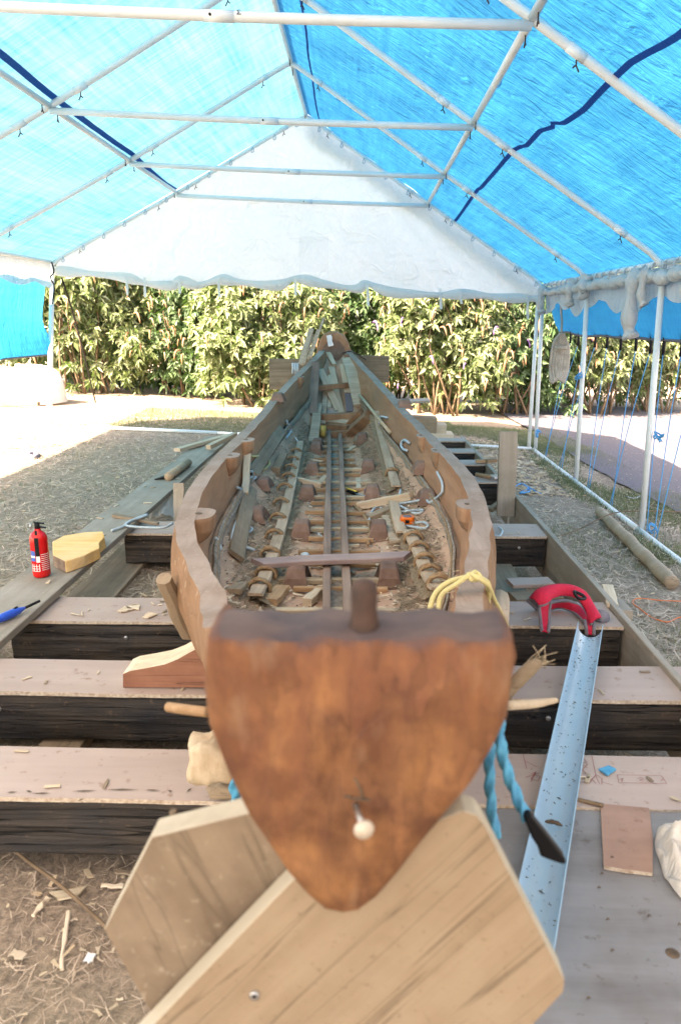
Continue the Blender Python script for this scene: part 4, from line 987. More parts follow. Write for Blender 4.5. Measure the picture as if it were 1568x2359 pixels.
# far end board, rounded top
fe = [(722, 850), (728, 815), (736, 786), (746, 770), (760, 764), (778, 765), (792, 773), (801, 788), (808, 812), (820, 850)]
ringF = [PY(a, b_, 8.55) for a, b_ in fe]
ev, ef = [], []
for Y, s_ in ((8.47, .9), (8.475, 1.0), (8.6, 1.02), (8.68, .94)):
    for p in ringF:
        c = Vector((-.33, 0, 1.05)); ev.append(Vector((c.x + (p.x - c.x) * s_, Y, c.z + (p.z - c.z) * s_)))
m_ = len(ringF)
for r_ in range(3):
    for i in range(m_):
        j = (i + 1) % m_; ef.append((r_ * m_ + i, r_ * m_ + j, (r_ + 1) * m_ + j, (r_ + 1) * m_ + i))
ef.append(tuple(range(m_ - 1, -1, -1))); ef.append(tuple(3 * m_ + i for i in range(m_)))
o = obj('end_board', ev, ef, M['planked'], None, False); adopt(boat, o); b2 = o.modifiers.new('b', 'BEVEL'); b2.width = .012; b2.segments = 3
ev2 = [PY(a, b_, 8.44) for a, b_ in [(738, 830), (742, 803), (752, 788), (765, 783), (782, 786), (793, 800), (799, 828)]]
o = obj('end_recess_panel', [Vector((p.x, 8.462, p.z)) for p in ev2] + [Vector((p.x, 8.50, p.z)) for p in ev2], [tuple(range(7))[::-1], tuple(range(7, 14))] + [(i, (i + 1) % 7, 7 + (i + 1) % 7, 7 + i) for i in range(7)], M['cleat']); adopt(boat, o)
plank('white_tag', PY(757, 772, 8.45), PY(762, 797, 8.43), .055, .012, M['labelwhite'], up=(0, -1, 0), parent=boat)
# seam caulking along the side planks
for s in (-1, 1):
    def cau(u, v, s=s):
        Y = lerp(1.9, 8.1, v); t = SE - .06 + .075 * u + .03 * nz(Y * 3, 3); x, z = inner(Y, t)
        return Vector((ck(Y) + s * (x - .013 - .003 * math.sin(math.pi * u) - .006 * nz(Y * 9, u * 5)), Y, z + .004))
    o = sheet('seam_caulking', cau, 6, 200, M['caulk'], boat)
    md = o.modifiers.new('s', 'SOLIDIFY'); md.thickness = .006
    tube('seam_lath', [Vector((ck(Y) + s * (inner(Y, SE + .0)[0] - .021), Y, inner(Y, SE + .0)[1] + .004 * nz(Y * 5))) for Y in [2.0 + k * .2 for k in range(31)]], .006, M['withy'], boat, ns=5, k=2)
# gunwale lugs
def lug(px, py, s, wd=.085, ln=.09, hgt=.1, hole=True):
    Y = PZ(px, py, .8).y
    for _ in range(4): Y = PZ(px, py, interp(ZG, Y)).y
    zt = interp(ZG, Y) - .004; c = ck(Y); vs, fs = [], []; N = 12
    lv = [(1.0, .003, 0), (1.03, -.008, 0), (1.0, -.05, 0), (.92, -hgt * .6, 0), (.72, -hgt * .85, 0), (.2, -hgt * 1.1, 0), (-.2, -hgt * 1.35, 0)]
    for sc_, dz, _ in lv:
        for k in range(N + 1):
            a = -math.pi / 2 + math.pi * k / N
            xin = interp(HW, Y) - .05 - wd * math.cos(a) ** .7 * sc_ if math.cos(a) > 0 else interp(HW, Y) - .05
            vs.append((c + s * xin, Y + math.copysign(abs(math.sin(a)) ** .7, math.sin(a)) * ln * (.75 + .25 * max(.3, sc_)), zt + dz))
    for r_ in range(len(lv) - 1):
        for k in range(N):
            b = r_ * (N + 1); f = (b + k, b + k + 1, b + N + 2 + k, b + N + 1 + k); fs.append(f if s > 0 else f[::-1])
    fs.append(tuple(range(N + 1)) if s < 0 else tuple(range(N + 1))[::-1])
    fm = [0] * (len(fs) - 1) + [1]
    o = obj('carved_lug', vs, fs, [M['lug'], M['gunwale']], None, False, fm); adopt(boat, o)
    if hole:
        hx = interp(HW, Y) - .075
        h = lathe('peg_hole', (c + s * hx, Y, zt + .0005), [(.001, .003), (.014, .003), (.0142, .0042), (.001, .0042)], M['debris'], boat, ns=14)
for px, py, s, wd in ((462, 1182, -1, .085), (543, 1048, -1, .075), (566, 1012, -1, .075), (645, 902, -1, .06), (1062, 1160, 1, .07), (1012, 1036, 1, .045), (985, 1002, 1, .05), (884, 890, 1, .05)): lug(px, py, s, wd)
# keel rails
FL = .405
def fz(X, Y):
    c = ck(Y); x = abs(X - c); lo, hi = 0.0, 1.0
    for _ in range(18):
        m_ = (lo + hi) / 2
        if inner(Y, m_)[0] < x: lo = m_
        else: hi = m_
    return inner(Y, lo)[1]
for s in (-1, 1):
    P = [(ck(2.0) + s * .058, 2.0), (ck(7.2) + s * .055, 7.2)]
    plank('keel_rail', (PZ(768 if s < 0 else 812, 1380, FL).x, 2.2, FL + .045), (ck(7.25) + s * .05, 7.25, FL + .05), .034, .05, M['rail'], parent=boat, nseg=40, wob=.004)
def mossbed(u, v):
    Y = lerp(2.2, 7.2, v); return Vector((ck(Y) + (u - .5) * .1 + .012, Y, FL + .022 + .012 * nz(Y * 18, u * 6) - .01 * abs(u - .5)))
o = sheet('moss_caulking', mossbed, 6, 260, M['caulk'], boat)
# transverse laths
c4 = lambda y: (900 + y / 2.613) / 1.2755
c1 = lambda y: (1200 + y / 3.136) / 1.2755
barsY = [(c4(1010), 1, .0), (c4(1052), 0, 0), (c4(1080), 1, 0), (c4(1117), 0, 0), (c4(1177), 0, 0), (c4(1222), 0, 0), (c4(1257), 1, 0), (c4(1292), 0, 0), (c4(1357), 1, 0), (c4(1410), 0, 0), (c4(1470), 1, 0), (c4(1510), 0, 0),
         (c1(965), 0, 0), (c1(1055), 0, 0), (c1(1120), 1, 0), (c1(1210), 0, 0), (c1(1325), 0, 0), (c1(1445), 0, 0), (c1(1578), 1, 0), (c1(1670), 0, 0), (1410, 1, 0), (1432, 0, 0)]
rb2 = random.Random(21)
for y, pal, _ in barsY:
    Y = PZ(787, y, FL + .02).y; c = ck(Y)
    l1, l2 = (.27, .29) if pal else (.15 + rb2.uniform(-.02, .03), .19 + rb2.uniform(-.03, .03))
    plank('cross_lath', (c - l1, Y + rb2.uniform(-.02, .02), FL + .022), (c + l2, Y + rb2.uniform(-.02, .02), FL + .022), .03 if pal else .022, .022, M['barpale' if pal else 'barbrown'], parent=boat, nseg=6, wob=.005)
# floor cleats (arched)
def FH(px, py, lift=.02):
    d = ray(px, py)
    def below(t):
        p = CAM + d * t; h = abs(p.x - ck(p.y)); Y = min(p.y, 8.42)
        if p.z > interp(ZG, Y): return False
        return p.y > 8.42 or h >= inner(Y, .98)[0] or p.z < fz(p.x, Y)
    t = 2.1 / d.y
    while t * d.y < 9 and not below(t): t += .07
    a, b = t - .07, t
    for _ in range(9):
        m_ = (a + b) / 2
        if below(m_): b = m_
        else: a = m_
    return CAM + d * (b - lift / d.length)
def cleat(px, py, z=FL, wd=.115, ln=.2, hgt=.1, k=1.0, side=0):
    p = PZ(px, py, z); vs, fs = [], []
    prof = [(-.5, 0), (-.42, .55), (-.28, .9), (-.05, 1.0), (.15, .95), (.35, .6), (.5, 0)]
    for a, (u, h) in enumerate(prof):
        ww = wd * (.62 + .38 * (1 - h))
        zb_ = fz(p.x, p.y) - .01
        for q in (-.5, -.38, .38, .5):
            hh = h * hgt - (.006 if abs(q) > .45 else 0)
            vs.append((p.x + q * ww + side * hh * .6, p.y + ln * .5 + u * ln, zb_ + max(0, hh)))
    for a in range(6):
        for j in range(3): b = a * 4 + j; fs.append((b, b + 1, b + 5, b + 4))
    n0 = len(vs); vs += [(v[0], v[1], v[2] - (.0 if i % 28 in () else v[2] - (fz(p.x, p.y) - .02))) for i, v in enumerate(vs[:28])]
    for a in range(6):
        for j in (0, 3): b = a * 4 + j; f = (b, b + 4, n0 + b + 4, n0 + b); fs.append(f if j == 0 else f[::-1])
    o = obj('floor_cleat', vs, fs, M['cleat'], None, False); adopt(boat, o)
for px, py in ((680, 1362), (692, 1248), (706, 1158), (718, 1098), (726, 1050), (730, 1040)): cleat(px, py)
for px, py in ((896, 1368), (872, 1252), (858, 1160), (848, 1098), (834, 1040)): cleat(px, py)
for px, py in ((602, 1150), (586, 1215), (640, 1045)): cleat(px, py, .46, hgt=.07)
for px, py in ((985, 1200), (972, 1150), (930, 1060)): cleat(px, py, .46, hgt=.07)
# bound laths over the side seams of the floor, with withy rings and moss underneath
def boundlath(pts, rings_px, wd=.06, name='bound_lath'):
    P = [PZ(a, b_, FL + .05) for a, b_ in pts]
    vs, fs = [], []
    Q = smoothpts(P, 6)
    for i, p in enumerate(Q):
        z = fz(p.x, p.y) + .045; j = .003 * nz(i * .7)
        for dx, dz in ((-wd / 2, -.012), (-wd / 2 + .004, 0), (wd / 2 - .004, 0), (wd / 2, -.012)): vs.append((p.x + dx + j, p.y, z + dz))
    for i in range(len(Q) - 1):
        for j in range(4): k = (j + 1) % 4; fs.append((i * 4 + j, i * 4 + k, (i + 1) * 4 + k, (i + 1) * 4 + j))
    fs.append((0, 1, 2, 3)); fs.append(tuple(len(Q) * 4 - 4 + j for j in range(4))[::-1])
    adopt(boat, obj(name, vs, fs, M['lath']))
    # moss bed under it
    vs, fs = [], []
    Q = smoothpts(P, 22)
    for i, p in enumerate(Q):
        for j in range(7):
            x = (j - 3) * wd * .30 * (1 + .5 * nz(i * .6, 3)); vs.append((p.x + x + .012 * nz(i * 1.3, j), p.y, fz(p.x, p.y) - .004 + (.03 + .03 * nz(i * 1.1, j * 2)) * (1 - abs(j - 3) / 3.2)))
    for i in range(len(Q) - 1):
        for j in range(6): b = i * 7 + j; fs.append((b, b + 1, b + 8, b + 7))
    adopt(boat, obj('moss_strip', vs, fs, M['moss']))
    for a, b_ in rings_px:
        p = PZ(a, b_, FL + .05); z = fz(p.x, p.y) + .02; rr = random.Random(int(a * 7 + b_))
        P2 = []
        for k in range(20):
            th = -.35 + (math.pi + .7) * k / 9.0 if k < 10 else -.35 + (math.pi + .7) * (19 - k) / 9.0
            off = .012 if k >= 10 else -.006
            P2.append(Vector((p.x + math.cos(th) * wd * .72, p.y + off + rr.uniform(-.004, .004), z + math.sin(th) * .038)))
        tube('withy_binding', P2, .0078, M['withy'], boat, ns=6, k=2, twist=.9)
boundlath([(588, 1392), (612, 1330), (640, 1245), (664, 1155), (680, 1085), (692, 1035)], [(597, 1362), (612, 1325), (622, 1280), (632, 1238), (640, 1200), (648, 1165), (656, 1132), (664, 1108), (668, 1090), (675, 1072), (682, 1055)])
boundlath([(1008, 1425), (985, 1360), (962, 1290), (940, 1240)], [(1010, 1400), (990, 1352), (978, 1318), (965, 1285), (952, 1256)])
boundlath([(912, 1140), (895, 1090), (875, 1040), (868, 1022)], [(903, 1110)])
# pale laths lying further on
o = boundlath([(925, 1238), (915, 1205), (905, 1165)], [])
GO = 'offcuts lying in the boat'
# thwart stick and cross piece across the floor
tg = lambda *a, **k: tag(*a, **k)
def loose(name, label, cat, a, b_, z, w, t, mt='pale', za=None, zb=None, up=(0, 0, 1), group=None, **k):
    if group == GO: lf = max(.02, min(.07, z - .42)) * .8 + t * .4; p, q = FH(a[0], a[1], lf), FH(b_[0], b_[1], lf)
    else: p, q = PZ(a[0], a[1], za if za is not None else z), PZ(b_[0], b_[1], zb if zb is not None else z)
    return tag(plank(name, p, q, w, t, M[mt], up, **k), label, cat, group)
loose('cross_plank', 'purplish split board lying across the boat floor', 'board', (592, 1296), (938, 1281), .50, .085, .022, 'plum', nseg=16, skew=.05, wob=.006)
GO = 'offcuts lying in the boat'
loose('offcut', 'pale chunky offcut beside the white cord in the boat', 'offcut', (827, 1165), (948, 1142), .48, .05, .045, nseg=10, group=GO)
loose('offcut', 'grey brown offcut half under the white cord', 'offcut', (848, 1195), (905, 1172), .45, .055, .04, 'driedboard', group=GO)
loose('offcut', 'small upright pale wedge behind the yellow handled knife', 'offcut', (826, 1130), (824, 1104), .46, .035, .03, za=.45, zb=.48, group=GO)
loose('offcut', 'pale split stick lying across the left bound lath', 'offcut', (678, 1103), (740, 1118), .49, .035, .035, group=GO)
loose('offcut', 'short pale stick crossing the split stick by the knife', 'offcut', (738, 1115), (750, 1098), .49, .04, .03, group=GO)
loose('offcut', 'small grey block left of the bound lath', 'offcut', (636, 1085), (652, 1052), .5, .06, .05, 'driedboard', group=GO)
loose('offcut', 'long grey slat leaning along the upper left side', 'offcut', (582, 1088), (650, 988), .58, .08, .02, 'driedboard', za=.56, zb=.68, up=(1, 0, 1), group=GO, nseg=10)
loose('offcut', 'wide grey slat leaning on the left side below the second lug', 'offcut', (545, 1280), (578, 1122), .56, .075, .02, 'driedboard', za=.53, zb=.56, up=(.8, 0, 1), group=GO, nseg=10)
loose('offcut', 'pale square rod standing against the left joint', 'offcut', (564, 1140), (571, 1040), .55, .04, .035, 'pale', za=.62, zb=.70, group=GO)
loose('offcut', 'short brown log end near the far cross laths', 'offcut', (820, 1022), (830, 1002), .47, .05, .05, 'driedboard', group=GO)
loose('offcut', 'small dark edged chip left of the nearest bound lath', 'offcut', (535, 1362), (560, 1345), .47, .07, .02, 'driedboard', group=GO, taper=(1, .5))
loose('offcut', 'pale splinter lying diagonally in front of the keel rails', 'offcut', (706, 1388), (742, 1356), .47, .04, .035, group=GO)
loose('offcut', 'reddish chip beside the left near lath end', 'offcut', (622, 1388), (650, 1355), .45, .06, .03, 'barbrown', group=GO)
loose('offcut', 'flat grey oak slab beside the right lath under the cord', 'offcut', (893, 1190), (915, 1250), .45, .07, .022, 'lath', group=GO, nseg=6)
loose('offcut', 'thin pale sliver by the far right cleat', 'offcut', (800, 1040), (818, 1028), .48, .03, .02, group=GO)
loose('offcut', 'brown flat piece beside the dark blade', 'offcut', (858, 1128), (882, 1145), .46, .06, .02, 'driedboard', group=GO, taper=(.5, 1))
# pile at the far end
FG = 'pieces piled at the far end of the boat'
c4x = lambda x: (700 + x / 2.613) / 1.2755
FARN = [0]
def far(name, label, a, b_, Ya, Yb, w, t, mt='pale', **k):
    FARN[0] += 1; lf = .03 + t / 2 + .012 * (FARN[0] % 4)
    p, q = FH(c4x(a[0]), c4(a[1]), lf), FH(c4x(b_[0]), c4(b_[1]), lf)
    up = (0, -.7, 1) if abs(q.y - p.y) > .12 else (0, -.4, 1)
    return tag(plank(name, p, q, w, t, M[mt], up, **k), label, 'offcut', FG)
far('offcut', 'tall grey slat standing left in the far pile', (575, 1050), (612, 755), 6.9, 7.6, .085, .03, 'lath')
far('offcut', 'narrow slat with a white base leaning in the far pile', (650, 905), (672, 640), 7.2, 7.9, .05, .03, 'lath')
far('offcut', 'pale slat leaning right of the narrow one', (770, 800), (628, 485), 7.5, 8.2, .075, .02)
far('offcut', 'longest pale slat rising to the end board', (790, 820), (715, 470), 7.5, 8.2, .06, .03)
far('offcut', 'thin wedge on top of the longest slat', (735, 450), (680, 335), 8.15, 8.42, .05, .03)
far('offcut', 'short slat behind the leaning pale one', (690, 780), (710, 530), 7.7, 8.2, .06, .02)
far('offcut', 'broad pale slat with a grey lower half in the far pile', (845, 660), (810, 445), 7.9, 8.25, .085, .02)
far('offcut', 'dark grey slate like end of the broad slat', (862, 810), (848, 665), 7.62, 7.88, .085, .022, 'trim')
far('offcut', 'wide curved slab leaning on the far right side', (930, 760), (840, 400), 7.8, 8.4, .12, .03, 'lath', bow=.03)
far('offcut', 'dark upright slab leaning on the far left side', (570, 830), (590, 430), 7.7, 8.3, .09, .03, 'rail')
far('offcut', 'pink square plywood piece in the far pile', (745, 865), (725, 775), 7.35, 7.5, .2, .015, 'ply', skew=.02)
far('offcut', 'pale split block lying across the far pile', (670, 880), (860, 905), 7.25, 7.2, .06, .06)
far('offcut', 'curved reddish knee left of the end timbers', (860, 900), (950, 810), 7.25, 7.5, .09, .07, 'lug')
far('offcut', 'larger curved reddish knee nearest in the far pile', (870, 965), (1005, 840), 7.1, 7.45, .11, .09, 'lug')
plank('floor_timber', FH(c4x(680), c4(930), .03), FH(c4x(860), c4(945), .03), .1, .08, M['lug'], parent=boat)
plank('floor_timber', FH(c4x(700), c4(985), .03), FH(c4x(860), c4(975), .03), .1, .06, M['lug'], parent=boat)
plank('floor_timber', FH(c4x(620), c4(850), .03), FH(c4x(900), c4(840), .03), .1, .06, M['lug'], parent=boat)
plank('floor_timber', FH(c4x(585), c4(630), .03), FH(c4x(870), c4(600), .03), .06, .05, M['lug'], parent=boat)
tag(tube('caulk_pot', [FH(c4x(645), c4(1000), .03), FH(c4x(645), c4(1000), .03) + Vector((0, .02, .1))], .035, M['resin'], ns=14, sm=False), 'small yellowish resin pot at the foot of the far slats', 'pot')
for a, b_, s in ((985, 920, .07), (960, 990, .05), (1010, 890, .05)):
    p = FH(c4x(a), c4(b_), .01); vs, fs = tube_data([p, p + Vector((s, .03, .01)), p + Vector((s * 1.3, .08, .02))], [.01, .03, .008], 7)
    adopt(boat, obj('resin_lump', vs, fs, M['resin'], None, True))
# rod along the right side, cords
tag(tube('thin_rod', [FH(c4x(930), c4(680), .05), FH(c4x(1165), c4(970), .05)], .014, M['barpale'], ns=8, sm=False), 'long thin pale rod lying along the far right side of the boat', 'rod')
def cord(pts, z, r, mt, label, name='cord', cat='cord', **k):
    P = [FH(p[0], p[1], max(.015, min(.06, z - .44))) for p in pts] if z > .4 else [PZ(p[0], p[1], z) for p in pts]
    return tag(tube(name, P, r, M[mt], ns=7, k=6, **k), label, cat)
c2 = lambda x, y: ((950 + x / 3.136) / 1.2755, (1200 + y / 3.136) / 1.2755)
c1p = lambda x, y: ((500 + x / 3.136) / 1.2755, (1200 + y / 3.136) / 1.2755)
cord([c2(415, 1045), c2(440, 960), c2(480, 910), c2(560, 895), c2(660, 880), c2(780, 865), c2(930, 840), c2(975, 865) + (.5,), c2(1030, 830) + (.52,), c2(1085, 780) + (.56,), c2(1095, 740) + (.6,), c2(1090, 680) + (.66,), c2(1045, 585) + (.7,)], .5, .0068, 'whiterope', 'long white cord knotted across the right of the boat floor')
cord([c2(505, 890), c2(560, 950), c2(620, 1010), c2(690, 1045), c2(708, 1110), c2(760, 1085), c2(850, 1095), c2(930, 1105), c2(962, 1075), c2(920, 1048), c2(850, 1052)], .47, .0072, 'whiterope', 'white cord loop around the orange tape measure')
cord([c2(560, 970), c2(680, 958), c2(800, 942), c2(910, 935), c2(880, 965), c2(815, 962)], .47, .0075, 'whiterope', 'short white cord hooked behind the orange tape measure')
cord([c2(630, 880), c2(665, 870), c2(690, 890), c2(655, 895), c2(640, 870), c2(700, 895), c2(770, 930)], .505, .0072, 'whiterope', 'white knot in the long cord beside the chunky offcut')
cord([c2(710, 748), c2(700, 800), c2(690, 830)], .5, .008, 'whiterope', 'short white cord end standing above the chunky offcut')
cord([c2(590, 85) + (.66,), c2(530, 75) + (.64,), c2(505, 105) + (.62,), c2(520, 130) + (.6,)], .6, .0095, 'whiterope', 'white cord tie round the thin rod')
cord([c2(790, 318) + (.6,), c2(740, 290) + (.58,), c2(715, 330) + (.56,), c2(730, 370) + (.54,), c2(768, 388) + (.53,)], .6, .0095, 'whiterope', 'hook shaped white cord on the right side seam')
cord([c1p(628, 1010), c1p(590, 1100), c1p(572, 1190), c1p(590, 1255), c1p(680, 1275), c1p(775, 1303)], .57, .0068, 'whiterope', 'white cord wrapped round the leaning slat on the left')
cord([c1p(590, 1150), c1p(650, 1180), c1p(730, 1135), c1p(755, 1110), c1p(720, 1085)], .57, .007, 'whiterope', 'thinner white cord behind the leaning slat on the left')
cord([c1p(735, 578), c1p(775, 590), c1p(795, 625), c1p(760, 650), c1p(745, 640), c1p(800, 630)], .6, .0095, 'whiterope', 'knotted white cord at the foot of the long slat')
cord([c1p(1070, 108), c1p(1090, 160), c1p(1105, 215), c1p(1070, 272)], .62, .0095, 'whiterope', 'white cord dangling from the far left side')
cord([c1p(1085, 140), c1p(1100, 190), c1p(1120, 222)], .62, .01, 'whiterope', 'second strand of white cord at the far left side')
cord([c1p(1150, 270), c1p(1170, 300), c1p(1185, 325)], .5, .01, 'whiterope', 'short white cord end near the far left chine')
cord([c1p(415, 1188), c1p(450, 1240), c1p(465, 1302)], .6, .0072, 'whiterope', 'short white cord end poking through the left seam')
cord([c1p(617, 725), c1p(650, 745), c1p(665, 785), c1p(690, 790)], .62, .008, 'whiterope', 'white cord tied round the pale square rod')
cord([c1p(750, 440), c1p(800, 440), c1p(870, 440), c1p(915, 500), c1p(880, 550), c1p(820, 572)], .6, .007, 'yellowrope', 'thin tan withy loop on the long slat')
cord([c1p(1360, 1150), c1p(1400, 1190), c1p(1415, 1235), c1p(1430, 1195), c1p(1480, 1195)], .47, .0072, 'whiterope', 'white cord scrap between the left cleats')
cord([c2(85, 735), c2(150, 790), c2(240, 860), c2(310, 920), c2(370, 980), c2(405, 1040), c2(425, 1110), c2(415, 1250)], .5, .008, 'withy', 'long brown withy twig trailing over the keel rails', 'twig', 'twig')
cord([c2(250, 850), c2(285, 845), c2(320, 900), c2(350, 940)], .5, .006, 'withy', 'curl of thin withy beside the trailing twig', 'twig', 'twig')
cord([c1p(1215, 1352), c1p(1240, 1342), c1p(1262, 1350), c1p(1240, 1362), c1p(1220, 1358)], .525, .011, 'whiterope', 'small white knot on the purplish cross board')
for k in range(26):   # twiglets on the floor
    a = (R.uniform(560, 1000), R.uniform(1080, 1370)); p = PZ(a[0], a[1], .43)
    if abs(p.x - ck(p.y)) > .42: continue
    d = Vector((R.uniform(-.05, .05), R.uniform(-.06, .06), 0)); z = fz(p.x, p.y) + .008; p.z = z
    q = p + d; q.z = fz(q.x, q.y) + .01
    tag(tube('twiglet', [p, lerp(p, q, .5) + Vector((0, 0, .008)), q], .003, M['barpale'], ns=4, k=2), 'small dry twig lying on the boat floor', 'twig', 'twiglets on the boat floor')
# floor litter (shavings inside the boat)
def boatlitter(name, N, x0, x1, lo, hi, wd, mt, lab, seed):
    rr = random.Random(seed); vs, fs = [], []
    for _ in range(N):
        Y = rr.uniform(2.3, 7.0); X = ck(Y) + rr.uniform(x0, x1) * interp(HW, Y) / .62; z = fz(X, Y) + .006 + rr.random() * .008
        a = rr.uniform(0, 6.28); l = rr.uniform(lo, hi); d = Vector((math.cos(a), math.sin(a), rr.uniform(-.2, .2))) * l * .5; s = Vector((-math.sin(a), math.cos(a), rr.uniform(-.4, .4))) * wd; p = Vector((X, Y, z)); b = len(vs)
        vs += [p - d - s, p - d + s, p + d + s * .6, p + d - s * .6]; fs.append((b, b + 1, b + 2, b + 3))
    return tag(kind(obj(name, vs, fs, M[mt]), 'stuff'), lab, 'litter')
st = random.Random(77)
for k in range(22):
    a = (st.uniform(630, 960), st.uniform(1030, 1375)); p = FH(a[0], a[1], .03); an = st.uniform(0, 3.14); L_ = st.uniform(.04, .11); d = Vector((math.cos(an), math.sin(an) , 0)) * L_ * .5
    if abs(p.x - ck(p.y)) > .36: continue
    tag(plank('stick', p - d, p + d + Vector((0, 0, st.uniform(-.01, .01))), st.uniform(.012, .022), st.uniform(.008, .016), M[st.choice(['pale', 'barpale', 'lath'])], nseg=4, taper=(1, st.uniform(.4, 1))), 'short loose split stick among the cross laths on the boat floor', 'stick', 'short sticks on the boat floor')
boatlitter('pale_litter', 900, -.45, .45, .015, .05, .005, 'pale', 'larger pale wood flakes littering the boat floor', 9)
boatlitter('floor_litter', 3600, -.5, .5, .01, .045, .0026, 'chip', 'pale shavings littering the boat floor', 4)
boatlitter('moss_litter', 6000, -.42, -.2, .02, .06, .0016, 'moss', 'dry moss fibres along the left bound lath', 5)
boatlitter('moss_litter', 6000, .26, .46, .02, .06, .0016, 'moss', 'dry moss fibres along the right bound lath', 6)
boatlitter('dark_litter', 1300, -.48, .48, .008, .02, .004, 'debris', 'dark bark crumbs littering the boat floor', 7)

# orange tape measure
tp = FH(*c2(770, 1060), .02); t = empty('tape_measure', tuple(tp), 'orange tape measure lying in the white cord', 'tape measure')
vs, fs = [], []; prof = []
for k in range(20):
    a = 2 * math.pi * k / 20; prof.append((math.copysign(abs(math.cos(a)) ** .6, math.cos(a)) * .038, math.copysign(abs(math.sin(a)) ** .7, math.sin(a)) * .036))
for s_, h in ((.9, 0), (1, .005), (1, .034), (.9, .04)):
    for x, y in prof: vs.append((tp.x + x * s_, tp.y + y * s_, tp.z + h))
for r_ in range(3):
    for i in range(20): j = (i + 1) % 20; fs.append((r_ * 20 + i, r_ * 20 + j, r_ * 20 + 20 + j, r_ * 20 + 20 + i))
fs.append(tuple(range(60, 80))); fs.append(tuple(range(19, -1, -1)))
adopt(t, obj('case', vs, fs, M['orange']))
lathe('label_disc', (tp.x, tp.y, tp.z + .0402), [(.001, 0), (.024, 0), (.023, .001), (.001, .0012)], M['trim'], t)
plank('tape_mouth', (tp.x + .036, tp.y - .02, tp.z + .012), (tp.x + .05, tp.y - .02, tp.z + .012), .02, .012, M['black'], parent=t)
plank('belt_mark', (tp.x - .012, tp.y - .0365, tp.z + .02), (tp.x + .008, tp.y - .0372, tp.z + .02), .016, .003, M['black'], up=(0, -1, 0), parent=t)
# yellow and black knife
k0, k1, k2_ = FH(*c2(155, 730), .09), FH(*c2(310, 785), .085), FH(*c2(395, 805), .075)
t = empty('utility_knife', tuple(k0), 'knife with a yellow and black handle lying across the keel rails', 'knife')
tube('handle', [k0, lerp(k0, k1, .3) + Vector((0, .003, 0)), lerp(k0, k1, .7), k1], [.009, .012, .013, .013, .013, .012, .012, .012, .012, .013, .014, .014, .014, .014, .014, .014, .013, .012, .01], M['black'], t, ns=10)
tube('yellow_grip', [lerp(k0, k1, .25) + Vector((0, .004, .008)), lerp(k0, k1, .6) + Vector((0, .004, .009)), lerp(k0, k1, .95) + Vector((0, .004, .008))], .009, M['yellowp'], t, ns=8)
plank('blade', k1, k2_, .022, .004, M['steel'], parent=t, taper=(1, .3))
tag(tube('blue_handle_tool', [FH(*c2(350, 745), .04), FH(*c2(395, 752), .04)], .011, M['bluep'], ns=10, sm=False), 'small blue handled tool half hidden by a right cleat', 'tool')
# slats lashed outside the far left
for i, (a, b_, lab) in enumerate((((478, 450), (560, 172), 'thick slat lashed upright outside the far left side'), ((500, 440), (568, 215), 'middle slat lashed upright outside the far left side'), ((555, 395), (655, 92), 'thin rod rising highest beside the end board'), ((535, 410), (610, 180), 'narrow slat lashed nearest the end board'))):
    tag(plank('lashed_slat', PY(c4x(a[0]), c4(a[1]), 7.7), PY(c4x(b_[0]), c4(b_[1]), 7.95), (.055, .03, .022, .025)[i], .02, M['lath'], (0, -1, 0)), lab, 'slat', 'slats lashed at the far left of the boat')
for k in range(3):
    x = 418 + k * 18; tag(tube('lashing_cord', [PY(c4x(x), c4(435), 7.68), PY(c4x(x + 2), c4(480), 7.66), PY(c4x(x), c4(515), 7.68)], .012, M['whiterope'], ns=6), ('left', 'middle', 'right')[k] + ' strand of the white and blue lashing on the far trestle board', 'cord', 'lashings on the far trestle board')
# far trestle board behind the boat end
board('trestle_board', 'thick brown board standing across behind the far end of the boat, left half', 'board', PY(c4x(240), c4(520), 8.72), PY(c4x(700), c4(520), 8.72), .34, .06, M['driedboard'], up=(0, -1, 0), nseg=6)
board('trestle_board', 'thick brown board across behind the far end of the boat, right half', 'board', PY(c4x(760), c4(482), 8.72), PY(c4x(1156), c4(482), 8.74), .30, .06, M['driedboard'], up=(0, -1, 0), nseg=6)
board('trestle_post', 'squared post carrying the far trestle board', 'post', (-.35, 8.74, -.05), (-.35, 8.74, 1.0), .12, .1, M['driedboard'], up=(0, -1, 0), nseg=4)
tag(tube('cord', [PY(c4x(800), c4(360), 8.4), PY(c4x(860), c4(345), 8.3), PY(c4x(920), c4(375), 8.2), PY(c4x(980), c4(410), 8.5)], .007, M['rust'], ns=5), 'thin reddish cord across the far end of the boat', 'cord')

